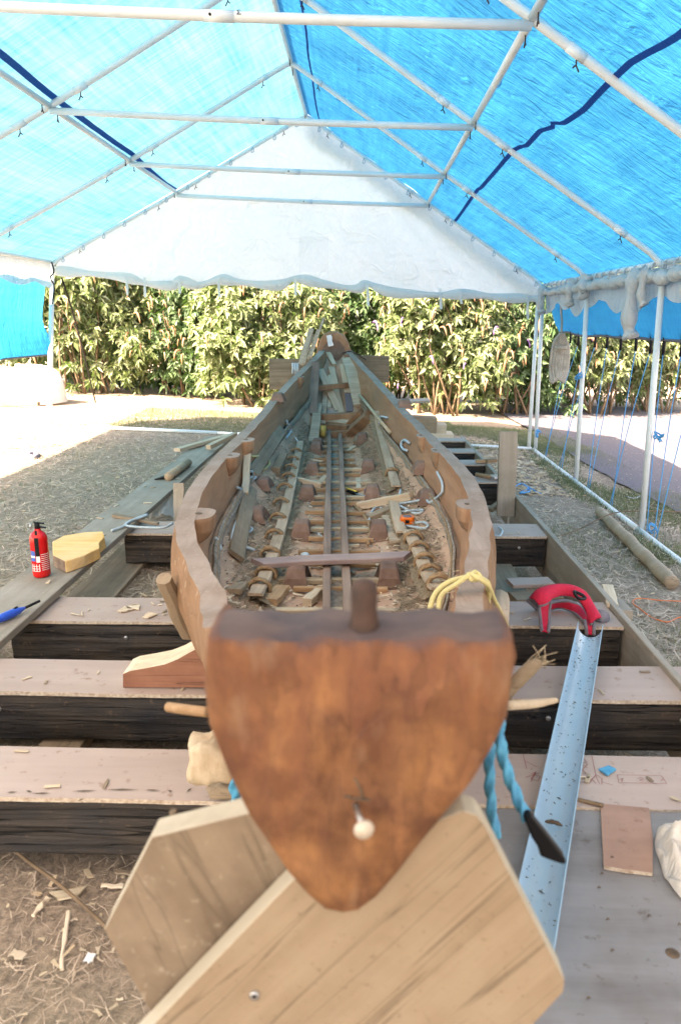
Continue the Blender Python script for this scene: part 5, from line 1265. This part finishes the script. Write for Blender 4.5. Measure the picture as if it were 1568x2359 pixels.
# ================================================================== NEAR SUPPORT BOARDS
def pxz(px, py, Y): p = PY(px, py, Y); return (p.x, p.z)
YB, YA = .725, .765
vb = empty('support_cradle', (0, .76, .3), 'crossed sawn boards cradling the near end of the boat', 'cradle')
polyB = [pxz(355 - 260, 2358 + 270, YB), pxz(355, 2358, YB), pxz(640, 2062, YB), pxz(680, 2022, YB), pxz(900, 1930, YB), pxz(1068, 1868, YB), pxz(1098, 1878, YB), pxz(1116, 1900, YB), pxz(1300, 2258, YB), pxz(1297, 2285, YB), pxz(1230, 2358, YB), pxz(1000, 2640, YB)]
def board_poly(name, poly, y0, y1, ax2d, mats, parent):
    # rotate so local X follows the grain
    ang = math.atan2(ax2d[1], ax2d[0]); c, s = math.cos(ang), math.sin(ang); n = len(poly)
    loc = [(x * c + z * s, -x * s + z * c) for x, z in poly]
    d = y1 - y0; vs = [(u, 0, v) for u, v in loc] + [(u, d, v) for u, v in loc]
    area = sum(loc[i][0] * loc[(i + 1) % n][1] - loc[(i + 1) % n][0] * loc[i][1] for i in range(n))
    fs = [tuple(range(n)), tuple(range(2 * n - 1, n - 1, -1))]; fm = [0, 0]
    for i in range(n): j = (i + 1) % n; fs.append((j, i, n + i, n + j)); fm.append(1)
    if area < 0: fs = [f[::-1] for f in fs]
    me = mesh(name, vs, fs, mats, False, fm); o = bpy.data.objects.new(name, me); COL.objects.link(o)
    mw = Matrix.Translation((0, y0, 0)) @ Matrix.Rotation(-ang, 4, 'Y')
    o.parent = parent; o.matrix_parent_inverse = Matrix.Translation(ROOT[parent.name]).inverted(); o.matrix_basis = mw
    md = o.modifiers.new('bevel', 'BEVEL'); md.width = .002; md.segments = 2
    return o
board_poly('front_board', polyB, YB, YB + .034, (1, 1.15), [M['vboard'], M['vedge']], vb)
polyA = [pxz(240, 2142, YA), pxz(350, 1928, YA), pxz(575, 1872, YA), pxz(700, 1845, YA), pxz(900, 1900, YA), pxz(900, 2358, YA), pxz(560, 2600, YA), pxz(490, 2560, YA), pxz(362, 2358, YA)]
board_poly('rear_board', polyA, YA, YA + .036, (-.45, 1), [M['vboard2'], M['vedge']], vb)
plank('wedge', PY(392, 1930, .82), PY(400, 1868, .83), .03, .02, M['vboard'], up=(0, -1, 0), parent=vb, taper=(1, .2))
plank('prop_post', (0.0, .86, -.04), (0.0, .86, .78), .1, .09, M['vboard'], up=(0, -1, 0), parent=vb)
sp = PY(586, 2292, YB - .001)
lathe('screw_head', sp, [(.001, -.001), (.0062, -.001), (.006, .002), (.003, .0022), (.001, .0005)], M['steel'], vb, ns=16, axis=(0, -1, 0))
lathe('screw_recess', sp + Vector((0, -.0024, 0)), [(.001, 0), (.0026, 0), (.0024, .0004), (.001, .0005)], M['black'], vb, ns=8, axis=(0, -1, 0))
# chunks wedged beside the near end
def chunk(name, label, c, dims, mt, seed, mt2=None, parent=None):
    vs, fs = [], []; N = 26; Mv = 16
    for i in range(Mv + 1):
        th = math.pi * i / Mv
        for j in range(N):
            a = 2 * math.pi * j / N; d = Vector((math.sin(th) * math.cos(a), math.sin(th) * math.sin(a), math.cos(th)))
            m_ = max(abs(d.x), abs(d.y), abs(d.z)) ** -.45; r = m_ * (1 + .12 * nz(d.x * 5 + seed, d.y * 5, d.z * 5)) * (1 + .3 * nz(d.x * 1.5 + seed, d.y * 1.5, d.z * 1.5))
            vs.append((c[0] + d.x * r * dims[0] / 2, c[1] + d.y * r * dims[1] / 2, c[2] + d.z * r * dims[2] / 2))
    for i in range(Mv):
        for j in range(N): fs.append((i * N + j, (i + 1) * N + j, (i + 1) * N + (j + 1) % N, i * N + (j + 1) % N))
    return tag(obj(name, vs, fs, M[mt], None, True), label, 'wood block')
p = PY(492, 1742, 1.75); chunk('wood_chunk', 'pale split wood chunk wedged left of the near end block', (p.x, p.y, p.z), (.14, .12, .12), 'chunk', 3)
chunk('wood_chunk', 'flat yellow offcut under the split chunk beside the near end', (p.x + .07, p.y + .05, .285), (.17, .12, .05), 'vboard', 5)
# red heartwood knee on the second sleeper
A0 = PZ(284, 1583, TOP); B0 = PZ(520, 1583, TOP)
prof = [(284, 1583), (520, 1583), (520, 1470), (462, 1490), (438, 1502), (410, 1518), (380, 1530), (340, 1538), (300, 1545), (284, 1552)]
pr = [pxz(a, b_, A0.y) for a, b_ in prof]
kn = prism('heartwood_offcut', pr, A0.y, A0.y + .12, [M['redwood'], M['pale']]); tag(kn, 'curved red heartwood offcut with a pale top on the second sleeper', 'wood block')
# sticks through the hull near the block
tag(tube('peg_stick', [PY(1165, 1625, 1.25), PY(1230, 1620, 1.3), PY(1282, 1612, 1.32)], [.009] * 7 + [.0085, .008, .007, .0065, .006, .004], M['pale'], ns=8), 'pale round stick poking out right of the near end', 'stick')
tag(tube('peg_stick', [PY(480, 1640, 1.2), PY(430, 1634, 1.22), PY(388, 1628, 1.25)], .0095, M['barbrown'], ns=8), 'reddish stick poking out left of the near end', 'stick')
tag(tube('peg_stick', [PY(1150, 1620, 1.3), PY(1190, 1570, 1.3), PY(1225, 1535, 1.3), PY(1245, 1525, 1.3)], [.012] * 6 + [.014] * 6 + [.013, .012, .012, .011, .009, .007, .005], M['driedboard'], ns=8), 'frayed split stick jutting out upper right of the near end', 'stick')
for k in range(14):
    a = PY(1205, 1560, 1.3); a = PY(1222, 1538, 1.3)
    q = [a, a + Vector((R.uniform(-.01, .03), 0, R.uniform(.0, .03))), a + Vector((R.uniform(0, .05), R.uniform(-.01, .01), R.uniform(.01, .05)))]
    tag(tube('frayed_fibre', q, .0006, M['barpale'], ns=4, k=3), 'stray fibre on the frayed stick', 'fibre', 'fibres of the frayed stick')
tag(plank('wood_peg', PY(432, 1460, 2.35), PY(377, 1332, 2.2), .05, .045, M['vboard'], ch=.012), 'squared peg leaning out from the left of the hull', 'peg')
tag(tube('wood_peg', [PZ(1140, 1475, .5), PZ(1148, 1380, .5)], .04, M['lath'], ns=9, sm=False), 'grey round peg end beside the yellow cord', 'peg')
# near right gunwale beam with yellow cord
Yc = PZ(1075, 1330, .84).y
def yc(a, b_, z): return PZ(a, b_, z)
tag(tube('yellow_cord', [PZ(985, 1420, .78), PZ(1000, 1370, .82), PZ(1030, 1342, .845), PZ(1070, 1330, .85), PZ(1092, 1328, .85), PZ(1112, 1335, .845), PZ(1125, 1350, .82), PZ(1122, 1400, .72), PZ(1120, 1460, .6)], .0072, M['yellowrope'], ns=8), 'yellow cord wrapped over the near right gunwale', 'cord')
tag(tube('yellow_cord', [PZ(1008, 1420, .78), PZ(1015, 1372, .82), PZ(1050, 1345, .845), PZ(1085, 1322, .86), PZ(1095, 1318, .86), PZ(1105, 1330, .85), PZ(1085, 1335, .85), PZ(1080, 1322, .86), PZ(1120, 1345, .84), PZ(1140, 1385, .72), PZ(1168, 1440, .55)], .0065, M['yellowrope'], ns=8), 'yellow cord strand with a knot leading right off the gunwale', 'cord')
# blue rope and its taped black end
tag(tube('blue_rope', [PY(1150, 1640, 1.02), PY(1150, 1700, 1.0), PY(1165, 1770, .98), PY(1188, 1830, .96), PY(1215, 1890, .94)], .0072, M['bluerope'], ns=12, k=14, twist=.55), 'thick blue rope hanging right of the near end block', 'rope')
tag(tube('blue_rope', [PY(1128, 1700, 1.05), PY(1126, 1780, 1.05), PY(1130, 1850, 1.05), PY(1142, 1930, 1.03)], .0072, M['bluerope'], ns=12, k=14, twist=.55), 'thick blue rope dropping behind the right cradle board', 'rope')
tag(tube('blue_rope', [PY(548, 1780, 1.4), PY(543, 1830, 1.42), PY(552, 1880, 1.45)], .012, M['bluerope'], ns=12, k=12, twist=.55), 'blue rope showing left of the near end block', 'rope')
wedge = [pxz(a, b_, .93) for a, b_ in ((1205, 1882), (1222, 1876), (1258, 1920), (1298, 1972), (1303, 1984), (1292, 1986), (1268, 1978), (1242, 1968), (1240, 1952), (1222, 1925))]
o = prism('taped_handle', wedge, .925, .945, [M['blackwood'], M['blackwood']], bevel=.003); tag(o, 'black taped rope end with a hooked wedge tip', 'handle')

# ================================================================== THINGS ON THE SLEEPERS
# fire extinguisher
e = PZ(98, 1326, .305); t = empty('fire_extinguisher', tuple(e), 'small red fire extinguisher standing on the left grey board', 'fire extinguisher')
Rr = .041
lathe('cylinder', e, [(.02, 0), (.034, .001), (.04, .008), (Rr, .02), (Rr, .175), (.04, .195), (.033, .212), (.02, .224), (.014, .228), (.014, .236)], M['red'], t, ns=32)
lathe('valve', e + Vector((0, 0, .234)), [(.012, 0), (.013, .012), (.011, .03), (.006, .034)], M['black'], t, ns=12)
plank('lever', e + Vector((-.012, -.01, .268)), e + Vector((.03, .012, .258)), .018, .006, M['black'], parent=t)
plank('carry_handle', e + Vector((-.008, -.008, .25)), e + Vector((.035, .015, .236)), .02, .006, M['black'], parent=t)
lathe('pressure_gauge', e + Vector((-.02, -.014, .252)), [(.001, 0), (.012, 0), (.012, .008), (.001, .01)], M['steel'], t, ns=14, axis=(-1, -.4, 0))
tube('pull_ring', [e + Vector((-.035 + .012 * math.cos(a), -.012, .25 + .014 * math.sin(a))) for a in [k * .6 for k in range(11)]], .0018, M['steel'], t, ns=5, k=2)
def wrap(name, a0, a1, z0, z1, mt, dr=.0008):
    vs, fs = [], []; N = 12; toward = math.atan2(-e.y, -e.x)
    for k in range(N + 1):
        a = toward + rad(lerp(a0, a1, k / N)); r = Rr + dr
        for z in (z0, z1): vs.append((e.x + r * math.cos(a), e.y + r * math.sin(a), e.z + z))
    for k in range(N): fs.append((k * 2, k * 2 + 2, k * 2 + 3, k * 2 + 1))
    o = obj(name, vs, fs, M[mt], None, True); adopt(t, o)
wrap('strap', -28, -2, .11, .2, 'black', .002); wrap('hose_strap', -25, -6, .19, .232, 'black', -.008)
wrap('label_patch', -70, -32, .085, .135, 'labelblue')
wrap('label_patch', -70, -32, .102, .112, 'labelwhite', .0012); wrap('label_patch', -26, -2, .08, .135, 'labelwhite', .0012)
for k in range(9): wrap('label_print_line', 4, 60, .04 + k * .0095, .0425 + k * .0095, 'labelwhite')
for k in range(3): wrap('label_print_line', -65, -8, .035 + k * .012, .0375 + k * .012, 'labelwhite')
for a0 in (-66, -50, -30, -12): wrap('label_print_line', a0, a0 + 5, .035, .07, 'labelwhite')
# yellow wood slab
pts = [(126, 1298), (120, 1258), (150, 1238), (200, 1224), (238, 1222), (243, 1240), (241, 1252), (236, 1262), (232, 1270), (205, 1292), (170, 1306)]
zt_ = .368
top = [PZ(a, b_, zt_) for a, b_ in [(122, 1278), (121, 1247), (147, 1233), (196, 1225), (238, 1223), (241, 1236), (229, 1250), (230, 1261), (196, 1278), (165, 1288), (150, 1292)]]
vs = [Vector((p.x, p.y, zt_)) for p in top] + [Vector((p.x + .015 * nz(i * 2.3), p.y + .012 * nz(i * 3.1), .306)) for i, p in enumerate(top)]
n_ = len(top); fs = [tuple(range(n_))[::-1], tuple(range(n_, 2 * n_))] + [(i, (i + 1) % n_, n_ + (i + 1) % n_, n_ + i) for i in range(n_)]
fm = [0, 0] + [1 if i in (9, 10, 0, 1, 2) else 0 for i in range(n_)]
fm = [0, 0] + [1 if i in (10, 0, 1) else 0 for i in range(n_)]
o = obj('wood_slab', vs, fs, [M['yellowwood'], M['bark']], None, False, fm); md = o.modifiers.new('b', 'BEVEL'); md.width = .006; md.segments = 2
tag(o, 'thick yellow wood slab with a bark edge beside the fire extinguisher', 'wood slab')
# blue gas lighter
l0, l1, l2 = PZ(-15, 1432, .325), PZ(58, 1400, .325), PZ(92, 1384, .33)
t = empty('gas_lighter', tuple(l0), 'blue long nosed gas lighter at the left edge of the grey board', 'lighter')
tube('body', [l0, lerp(l0, l1, .35), lerp(l0, l1, .7), l1], [.016] * 5 + [.0185] * 7 + [.015] * 3 + [.012, .010, .008, .006], M['bluep'], t, ns=12)
tube('nozzle', [l1, l2], .006, M['black'], t, sm=False, ns=10)
tube('trigger', [lerp(l0, l1, .62) + Vector((0, .006, .014)), lerp(l0, l1, .75) + Vector((0, .006, .016))], .005, M['black'], t, sm=False, ns=6)
# adze on the left board
a0, a1 = PZ(388, 1098, .335), PZ(434, 1065, .335)
t = empty('wooden_mallet', tuple(a0), 'wooden handled cutting tool lying on the far part of the grey board', 'tool')
tube('handle', [a0, a1], .032, M['polewood'], t, sm=False, ns=14)
plank('head', PZ(357, 1104, .31), PZ(400, 1094, .33), .07, .03, M['black'], parent=t, taper=(.3, 1), t2=(.2, 1))
loose('offcut', 'long pale plank piece lying across the far end of the grey board', 'offcut', (408, 1036), (530, 1002), .33, .07, .03, group='offcuts on the left board', nseg=10)
loose('offcut', 'pale hooked piece at the far end of the grey board', 'offcut', (480, 1030), (542, 1000), .35, .05, .04, zb=.4, group='offcuts on the left board')
loose('offcut', 'reddish brown curved strip bridging the grey board and a sleeper', 'offcut', (262, 1186), (365, 1206), .32, .075, .018, 'driedboard', zb=.28, group='offcuts on the left board', taper=(.7, .4))
for a, b_, lab in (((285, 1400), (322, 1398), 'pair of pale flat chips on the third sleeper'), ((275, 1408), (300, 1400), 'second pale flat chip on the third sleeper'), ((335, 1422), (352, 1412), 'small chip right of the pale pair')):
    p, q = PZ(*a, .264), PZ(*b_, .264); tag(plank('wood_chip', p, q, .05, .006, M['pale'], taper=(.6, 1)), lab, 'wood chip', 'chips on the sleepers')
cr = random.Random(9)
for k in range(40):   # chips on plywood strips and board
    i = cr.choice([0, 1, 2, 2, 3, 3]); ya, yb, xa, xb, zt, nm = SL[i]; X = cr.choice([cr.uniform(-1.35, -.6), cr.uniform(.5, 1.05)]); Y = cr.uniform(ya + .03, yb - .03); a = cr.uniform(0, 3.1)
    d = Vector((math.cos(a), math.sin(a), 0)) * cr.uniform(.008, .025); p = Vector((X, Y, zt + .0125)); tag(plank('wood_chip', p - d, p + d, .009, .003, M[cr.choice(['pale', 'barpale', 'driedboard'])], nseg=2), 'tiny wood chip lying on a plywood strip', 'wood chip', 'tiny chips on the plywood strips')
for k in range(16):
    X = cr.uniform(-1.62, -1.4); Y = cr.uniform(2.4, 6.8); a = cr.uniform(0, 3.1); d = Vector((math.cos(a), math.sin(a), 0)) * cr.uniform(.01, .035); p = Vector((X, Y, .308))
    tag(plank('wood_chip', p - d, p + d, .014, .005, M['pale'], nseg=2), 'tiny wood chip lying on the left grey board', 'wood chip', 'tiny chips on the left board')
cord([(258, 1222), (285, 1212), (300, 1200), (325, 1192), (340, 1185), (312, 1195), (290, 1210), (345, 1215), (380, 1214), (398, 1205)], .315, .008, 'whiterope', 'white cord lying on the grey board beside the yellow slab')
tag(sheet('plastic_scrap', lambda u, v: PZ(lerp(345, 402, u), lerp(1200, 1150, v), .2) + Vector((0, 0, .05 * math.sin(u * 3) + .03 * nz(u * 4, v * 4))), 14, 12, M['plasticbag']), 'crumpled clear plastic behind the left grey board', 'plastic')
# white cord and tie on right sleeper
cord([(1132, 1232), (1150, 1234), (1156, 1222), (1148, 1214)], .27, .006, 'whiterope', 'curl of white cord on the right end of the fourth sleeper')
# axe on the right
x0, x1 = PZ(1096, 1093, .285), PZ(1128, 1099, .285)
t = empty('axe', tuple(x0), 'small axe with a red brown handle on a far right sleeper', 'axe')
tube('handle', [x0, x1], .018, M['barbrown'], t, sm=False, ns=10)
plank('axe_head', x1, PZ(1150, 1096, .285), .09, .02, M['steel'], parent=t, taper=(1.1, .6))
for a, b_, lab in (((1095, 1062), (1120, 1062), 'thin lath on the second far right sleeper'), ((1118, 1063), (1142, 1060), 'small squared blocks on a far right sleeper')):
    loose('offcut', lab, 'offcut', a, b_, .28, .04, .03, 'barbrown')
# red harness
hc = PZ(1300, 1425, .262); t = empty('red_harness', tuple(hc), 'red padded harness with grey trim lying on the third sleeper', 'harness')
def H(px, py, h): # pixel on a plane raised above the sleeper
    return PZ(px, py, .262 + h)
# front pad: shell from rim curve to crest curve
crest = [H(1222, 1380, .10), H(1238, 1362, .14), H(1260, 1354, .15), H(1290, 1350, .15), H(1320, 1354, .14), H(1345, 1368, .11), H(1362, 1395, .07), H(1380, 1425, .04)]
rim = [H(1240, 1395, .10), H(1256, 1390, .11), H(1268, 1378, .12), H(1290, 1370, .12), H(1318, 1373, .11), H(1338, 1388, .08), H(1352, 1410, .05), H(1360, 1438, .02)]
def strip(name, A, B, mt, bulge=.0, th=.012):
    A, B = smoothpts(A, 5), smoothpts(B, 5); n = min(len(A), len(B)); 
    def f(u, v):
        i = round(u * (n - 1)); p = lerp(A[i], B[i], v); return p + Vector((0, -bulge * .6, bulge)) * math.sin(math.pi * v)
    o = sheet(name, f, n - 1, 6, M[mt]); md = o.modifiers.new('s', 'SOLIDIFY'); md.thickness = th; adopt(t, o)
    for q in (A, B): tube('trim_edge', q, .0075, M['trim'], t, sm=False, ns=6)
strip('pad', crest, rim, 'redfabric', .012)
strip('back_panel', [H(1256, 1392, .05), H(1280, 1385, .05), H(1310, 1385, .05), H(1338, 1400, .03), H(1352, 1425, .015)], [H(1265, 1403, .01), H(1285, 1398, .01), H(1305, 1402, .01), H(1328, 1415, .01), H(1345, 1432, .01)], 'redfabric', .004, .006)
strip('left_strap', [H(1240, 1395, .09), H(1243, 1420, .05), H(1245, 1440, .01), H(1247, 1453, .0)], [H(1268, 1380, .11), H(1264, 1405, .06), H(1263, 1435, .01), H(1262, 1455, .0)], 'redfabric', .002, .006)
strip('tail_strap', [H(1322, 1402, .012), H(1342, 1420, .012), H(1348, 1440, .01), H(1350, 1462, -.03)], [H(1345, 1400, .012), H(1362, 1420, .012), H(1366, 1440, .01), H(1366, 1463, -.03)], 'redfabric', .002, .006)
strip('buckle_flap', [H(1212, 1382, .05), H(1224, 1392, .03), H(1236, 1404, .0)], [H(1228, 1376, .08), H(1240, 1388, .05), H(1252, 1402, .0)], 'trim', .002, .006)
tube('pad_opening', [H(1322, 1362, .15), H(1340, 1370, .135), H(1346, 1378, .12), H(1332, 1378, .13), H(1322, 1366, .15), H(1322, 1362, .15)], .007, M['black'], t, ns=6)
lathe('strap_end_roll', H(1384, 1420, .015), [(.001, -.03), (.028, -.03), (.03, 0), (.028, .02), (.001, .022)], M['trim'], t, ns=14, axis=(.2, -1, .3))
# half pipe gutter
g0, g1 = PZ(1357, 1452, .315) , PZ(1232, 2120, .275)
g1 = g1 + (g1 - g0) * .08
gr = empty('half_pipe', tuple(g0), 'long pale blue split plastic pipe resting on the sleepers at right', 'pipe')
fm4 = frame(g0, g1, (0, 0, 1)); vs, fs = [], []; N = 16; NL = 30; Lg = (g1 - g0).length; RG = .052
for i in range(NL + 1):
    x = Lg * i / NL
    for (r_, rev) in ((RG, 0), (RG - .003, 1)):
        for k in range(N + 1):
            kk = N - k if rev else k; a = math.pi + math.pi * kk / N
            hs = (.012 if i == 0 and (kk in (0, N)) else 0)
            vs.append(fm4 @ Vector((x - hs * 2.5, math.cos(a) * r_ * .92, math.sin(a) * r_ + .02)))
n_ = 2 * (N + 1)
for i in range(NL):
    for j in range(n_): k = (j + 1) % n_; fs.append((i * n_ + j, i * n_ + k, (i + 1) * n_ + k, (i + 1) * n_ + j))
fs.append(tuple(range(n_))[::-1]); fs.append(tuple(NL * n_ + j for j in range(n_)))
o = obj('channel', vs, fs, M['gutter'], None, True); adopt(gr, o); md = o.modifiers.new('e', 'EDGE_SPLIT'); md.split_angle = rad(40)
vs, fs = [], []; rr = random.Random(17)
for k in range(330):
    u = rr.random() ** 1.6; a = math.pi + math.pi * rr.uniform(.12, .88); p = fm4 @ Vector((Lg * u, math.cos(a) * (RG - .0045) * .92, math.sin(a) * (RG - .0045) + .02))
    d = Vector((rr.uniform(-1, 1), rr.uniform(-1, 1), 0)) * rr.uniform(.002, .007); s = Vector((-d.y, d.x, 0)) * .3; b = len(vs)
    vs += [p - d, p - s + Vector((0, 0, .001)), p + d, p + s + Vector((0, 0, .002))]; fs.append((b, b + 1, b + 2, b + 3))
tag(kind(obj('pipe_crumbs', vs, fs, M['debris']), 'stuff'), 'dark crumbs of bark stuck in the split pipe', 'crumbs')
for (a, b_, lab) in ((1335, 1535, 'brown curled bark piece in the upper split pipe'), (1275, 1898, 'small bark shred lower in the split pipe')):
    p = PZ(a, b_, .27); tag(tube('bark_piece', [p + Vector((-.02, .01, 0)), p + Vector((0, 0, .006)), p + Vector((.02, -.006, 0))], [.002, .004, .005, .005, .006, .006, .005, .005, .006, .005, .004, .003, .001], M['debris'], ns=6), lab, 'bark')
# chip under board edge and small blocks at right
loose('offcut', 'pale chip leaning on the right side board', 'offcut', (1398, 1350), (1410, 1395), .27, .05, .02, group='chips by the right side board')
loose('offcut', 'small greenish block outside the right side board', 'offcut', (1418, 1398), (1440, 1425), .2, .06, .08, 'greyboard', group='chips by the right side board')

# ================================================================== GROUND CLUTTER
a, b_ = PG(1378, 1190), PG(1545, 1360)
t = empty('peeled_pole', tuple(a), 'thick peeled pole lying on the ground beside the right base rail', 'pole')
P = [lerp(a, b_, k / 8) + Vector((.01 * nz(k * .9), 0, .05 + .004 * nz(k))) for k in range(9)]
tube('log', P, lambda u: .040 + .006 * u + .003 * math.sin(u * 30), M['polewood'], t, ns=16)
lathe('sawn_end', b_ + Vector((0, 0, .05)), [(.001, 0), (.043, 0), (.042, .002), (.001, .0025)], M['driedboard'], t, ns=16, axis=tuple((b_ - a).normalized()))
tag(tube('long_twig', [PG(1235, 1255) + Vector((0, 0, .01)), PG(1330, 1228) + Vector((0, 0, .03)), PG(1420, 1212) + Vector((0, 0, .12)), PG(1568, 1205) + Vector((0, 0, .1))], .005, M['stem'], ns=5), 'long thin twig leaning over the peeled pole', 'twig')
cordg = lambda pts, r, mt, lab, name='cord': tag(tube(name, [PG(*p) + Vector((0, 0, .02)) for p in pts], r, M[mt], ns=6), lab, 'cord')
cordg([(1475, 1412), (1455, 1395), (1470, 1385), (1520, 1390), (1580, 1392)], .003, 'orange', 'thin orange red string loop on the ground at right')
cordg([(1475, 1412), (1500, 1430), (1535, 1440), (1560, 1430), (1600, 1425)], .0035, 'orange', 'second orange red string running off the right edge')
cordg([(1180, 1128), (1200, 1118), (1215, 1130), (1195, 1140), (1220, 1135), (1205, 1120), (1235, 1138), (1245, 1142)], .008, 'bluestring', 'tangle of pale blue string behind the upright board')
cordg([(1440, 1148), (1460, 1152), (1482, 1143)], .006, 'whiterope', 'short white cord on the ground right of the upright board')
cordg([(65, 1052), (78, 1048), (88, 1052), (80, 1058), (62, 1056)], .03, 'trim', 'grey bundle lying on the grass edge at far left', 'bundle')
# sunlit white bag, far left
bc = PG(25, 930); t = empty('bulk_bag', tuple(bc), 'large white bulk bag slumped in the sun at far left', 'bag')
vs, fs = [], []
for i in range(13):
    th = math.pi * .5 * i / 12
    for j in range(28):
        q = 2 * math.pi * j / 28; r = math.sin(th) ** .5 * (1 + .12 * nz(math.cos(q) * 2, math.sin(q) * 2, th))
        vs.append((bc.x + r * .8 * math.cos(q), bc.y + .3 + r * .5 * math.sin(q), bc.z + .52 * math.cos(th) * (1 + .25 * nz(math.cos(q) * 2 + 4, math.sin(q) * 2))))
for i in range(12):
    for j in range(28): fs.append((i * 28 + j, (i + 1) * 28 + j, (i + 1) * 28 + (j + 1) % 28, i * 28 + (j + 1) % 28))
adopt(t, obj('sack', vs, fs, M['bulkbag'], None, True))
plank('pallet_board', bc + Vector((-.5, -.35, .04)), bc + Vector((.6, -.35, .04)), .1, .06, M['driedboard'], parent=t)
# stack of timber beyond the boat on the right
for k, (xa, ya, xb, yb, w_, t_, lab) in enumerate(((940, 985, 1022, 985, .35, .12, 'pale bottom slab of the timber stack beyond the boat'), (930, 960, 988, 960, .3, .2, 'brown block in the timber stack beyond the boat'), (985, 958, 1008, 958, .25, .12, 'small pale block at the right of the timber stack'))):
    p, q = PG(xa, 992), PG(xb, 992); z = [.06, .22, .18][k]
    p = Vector((p.x, 10.2, gz(p.x) + z)); q = Vector((q.x, 10.2, gz(q.x) + z)); tag(plank('stacked_timber', p, q, w_, t_, M['pale' if k != 1 else 'vboard']), lab, 'timber', 'timber stack beyond the boat')
p, q = PY(905, 925, 10.1), PY(988, 922, 10.1); tag(plank('stacked_timber', p, q, .34, .03, M['greyboard'], wob=.02), 'grey bark edged board topping the timber stack', 'timber', 'timber stack beyond the boat')
# bits at lower left
tag(tube('long_stick', [PG(10, 1955) + Vector((0, 0, .03)), PG(75, 2010) + Vector((0, 0, .03)), PG(140, 2065) + Vector((0, 0, .04)), PG(240, 2150) + Vector((0, 0, .03)), PG(330, 2230) + Vector((0, 0, .02))], .0055, M['stem'], ns=6), 'long thin dark stick lying on the ground at lower left', 'stick')
def gp(name, lab, a, b_, w_, t_, mt, **k):
    p, q = PG(*a) + Vector((0, 0, .015)), PG(*b_) + Vector((0, 0, .015)); return tag(plank(name, p, q, w_, t_, M[mt], **k), lab, 'wood chip', 'chips on the lower left ground')
gp('wood_chip', 'long pale splinter pointing down at lower left', (142, 2245), (160, 2110), .010, .008, 'pale')
gp('wood_chip', 'pale white bark flake beside the dark stick', (128, 2075), (188, 2065), .035, .005, 'barpale', skew=.03)
gp('wood_chip', 'pale split chip left of the white flake', (78, 2120), (110, 2078), .010, .008, 'pale')
gp('wood_chip', 'square chip near the left bottom edge', (30, 2205), (60, 2215), .022, .006, 'pale')
gp('wood_chip', 'small white chip near the bottom of the cradle', (200, 2215), (218, 2218), .025, .005, 'labelwhite')
gp('wood_chip', 'curved bark shaving under the nearest sleeper', (270, 2015), (330, 2030), .015, .006, 'driedboard')
gp('wood_chip', 'tan chip close to the cradle edge', (235, 2050), (285, 2052), .014, .006, 'pale')
cr = random.Random(31)
for k in range(46):
    a = (cr.uniform(0, 330), cr.uniform(2010, 2350)); p = PG(*a) + Vector((0, 0, .012)); an = cr.uniform(0, 3.14); d = Vector((math.cos(an), math.sin(an), cr.uniform(-.2, .2))) * cr.uniform(.004, .015)
    tag(plank('wood_chip', p - d, p + d, cr.uniform(.004, .011), .002, M[cr.choice(['pale', 'barpale', 'driedboard'])], nseg=2, taper=(.6, 1)), 'small loose wood chip on the lower left ground', 'wood chip', 'small chips on the lower left ground')
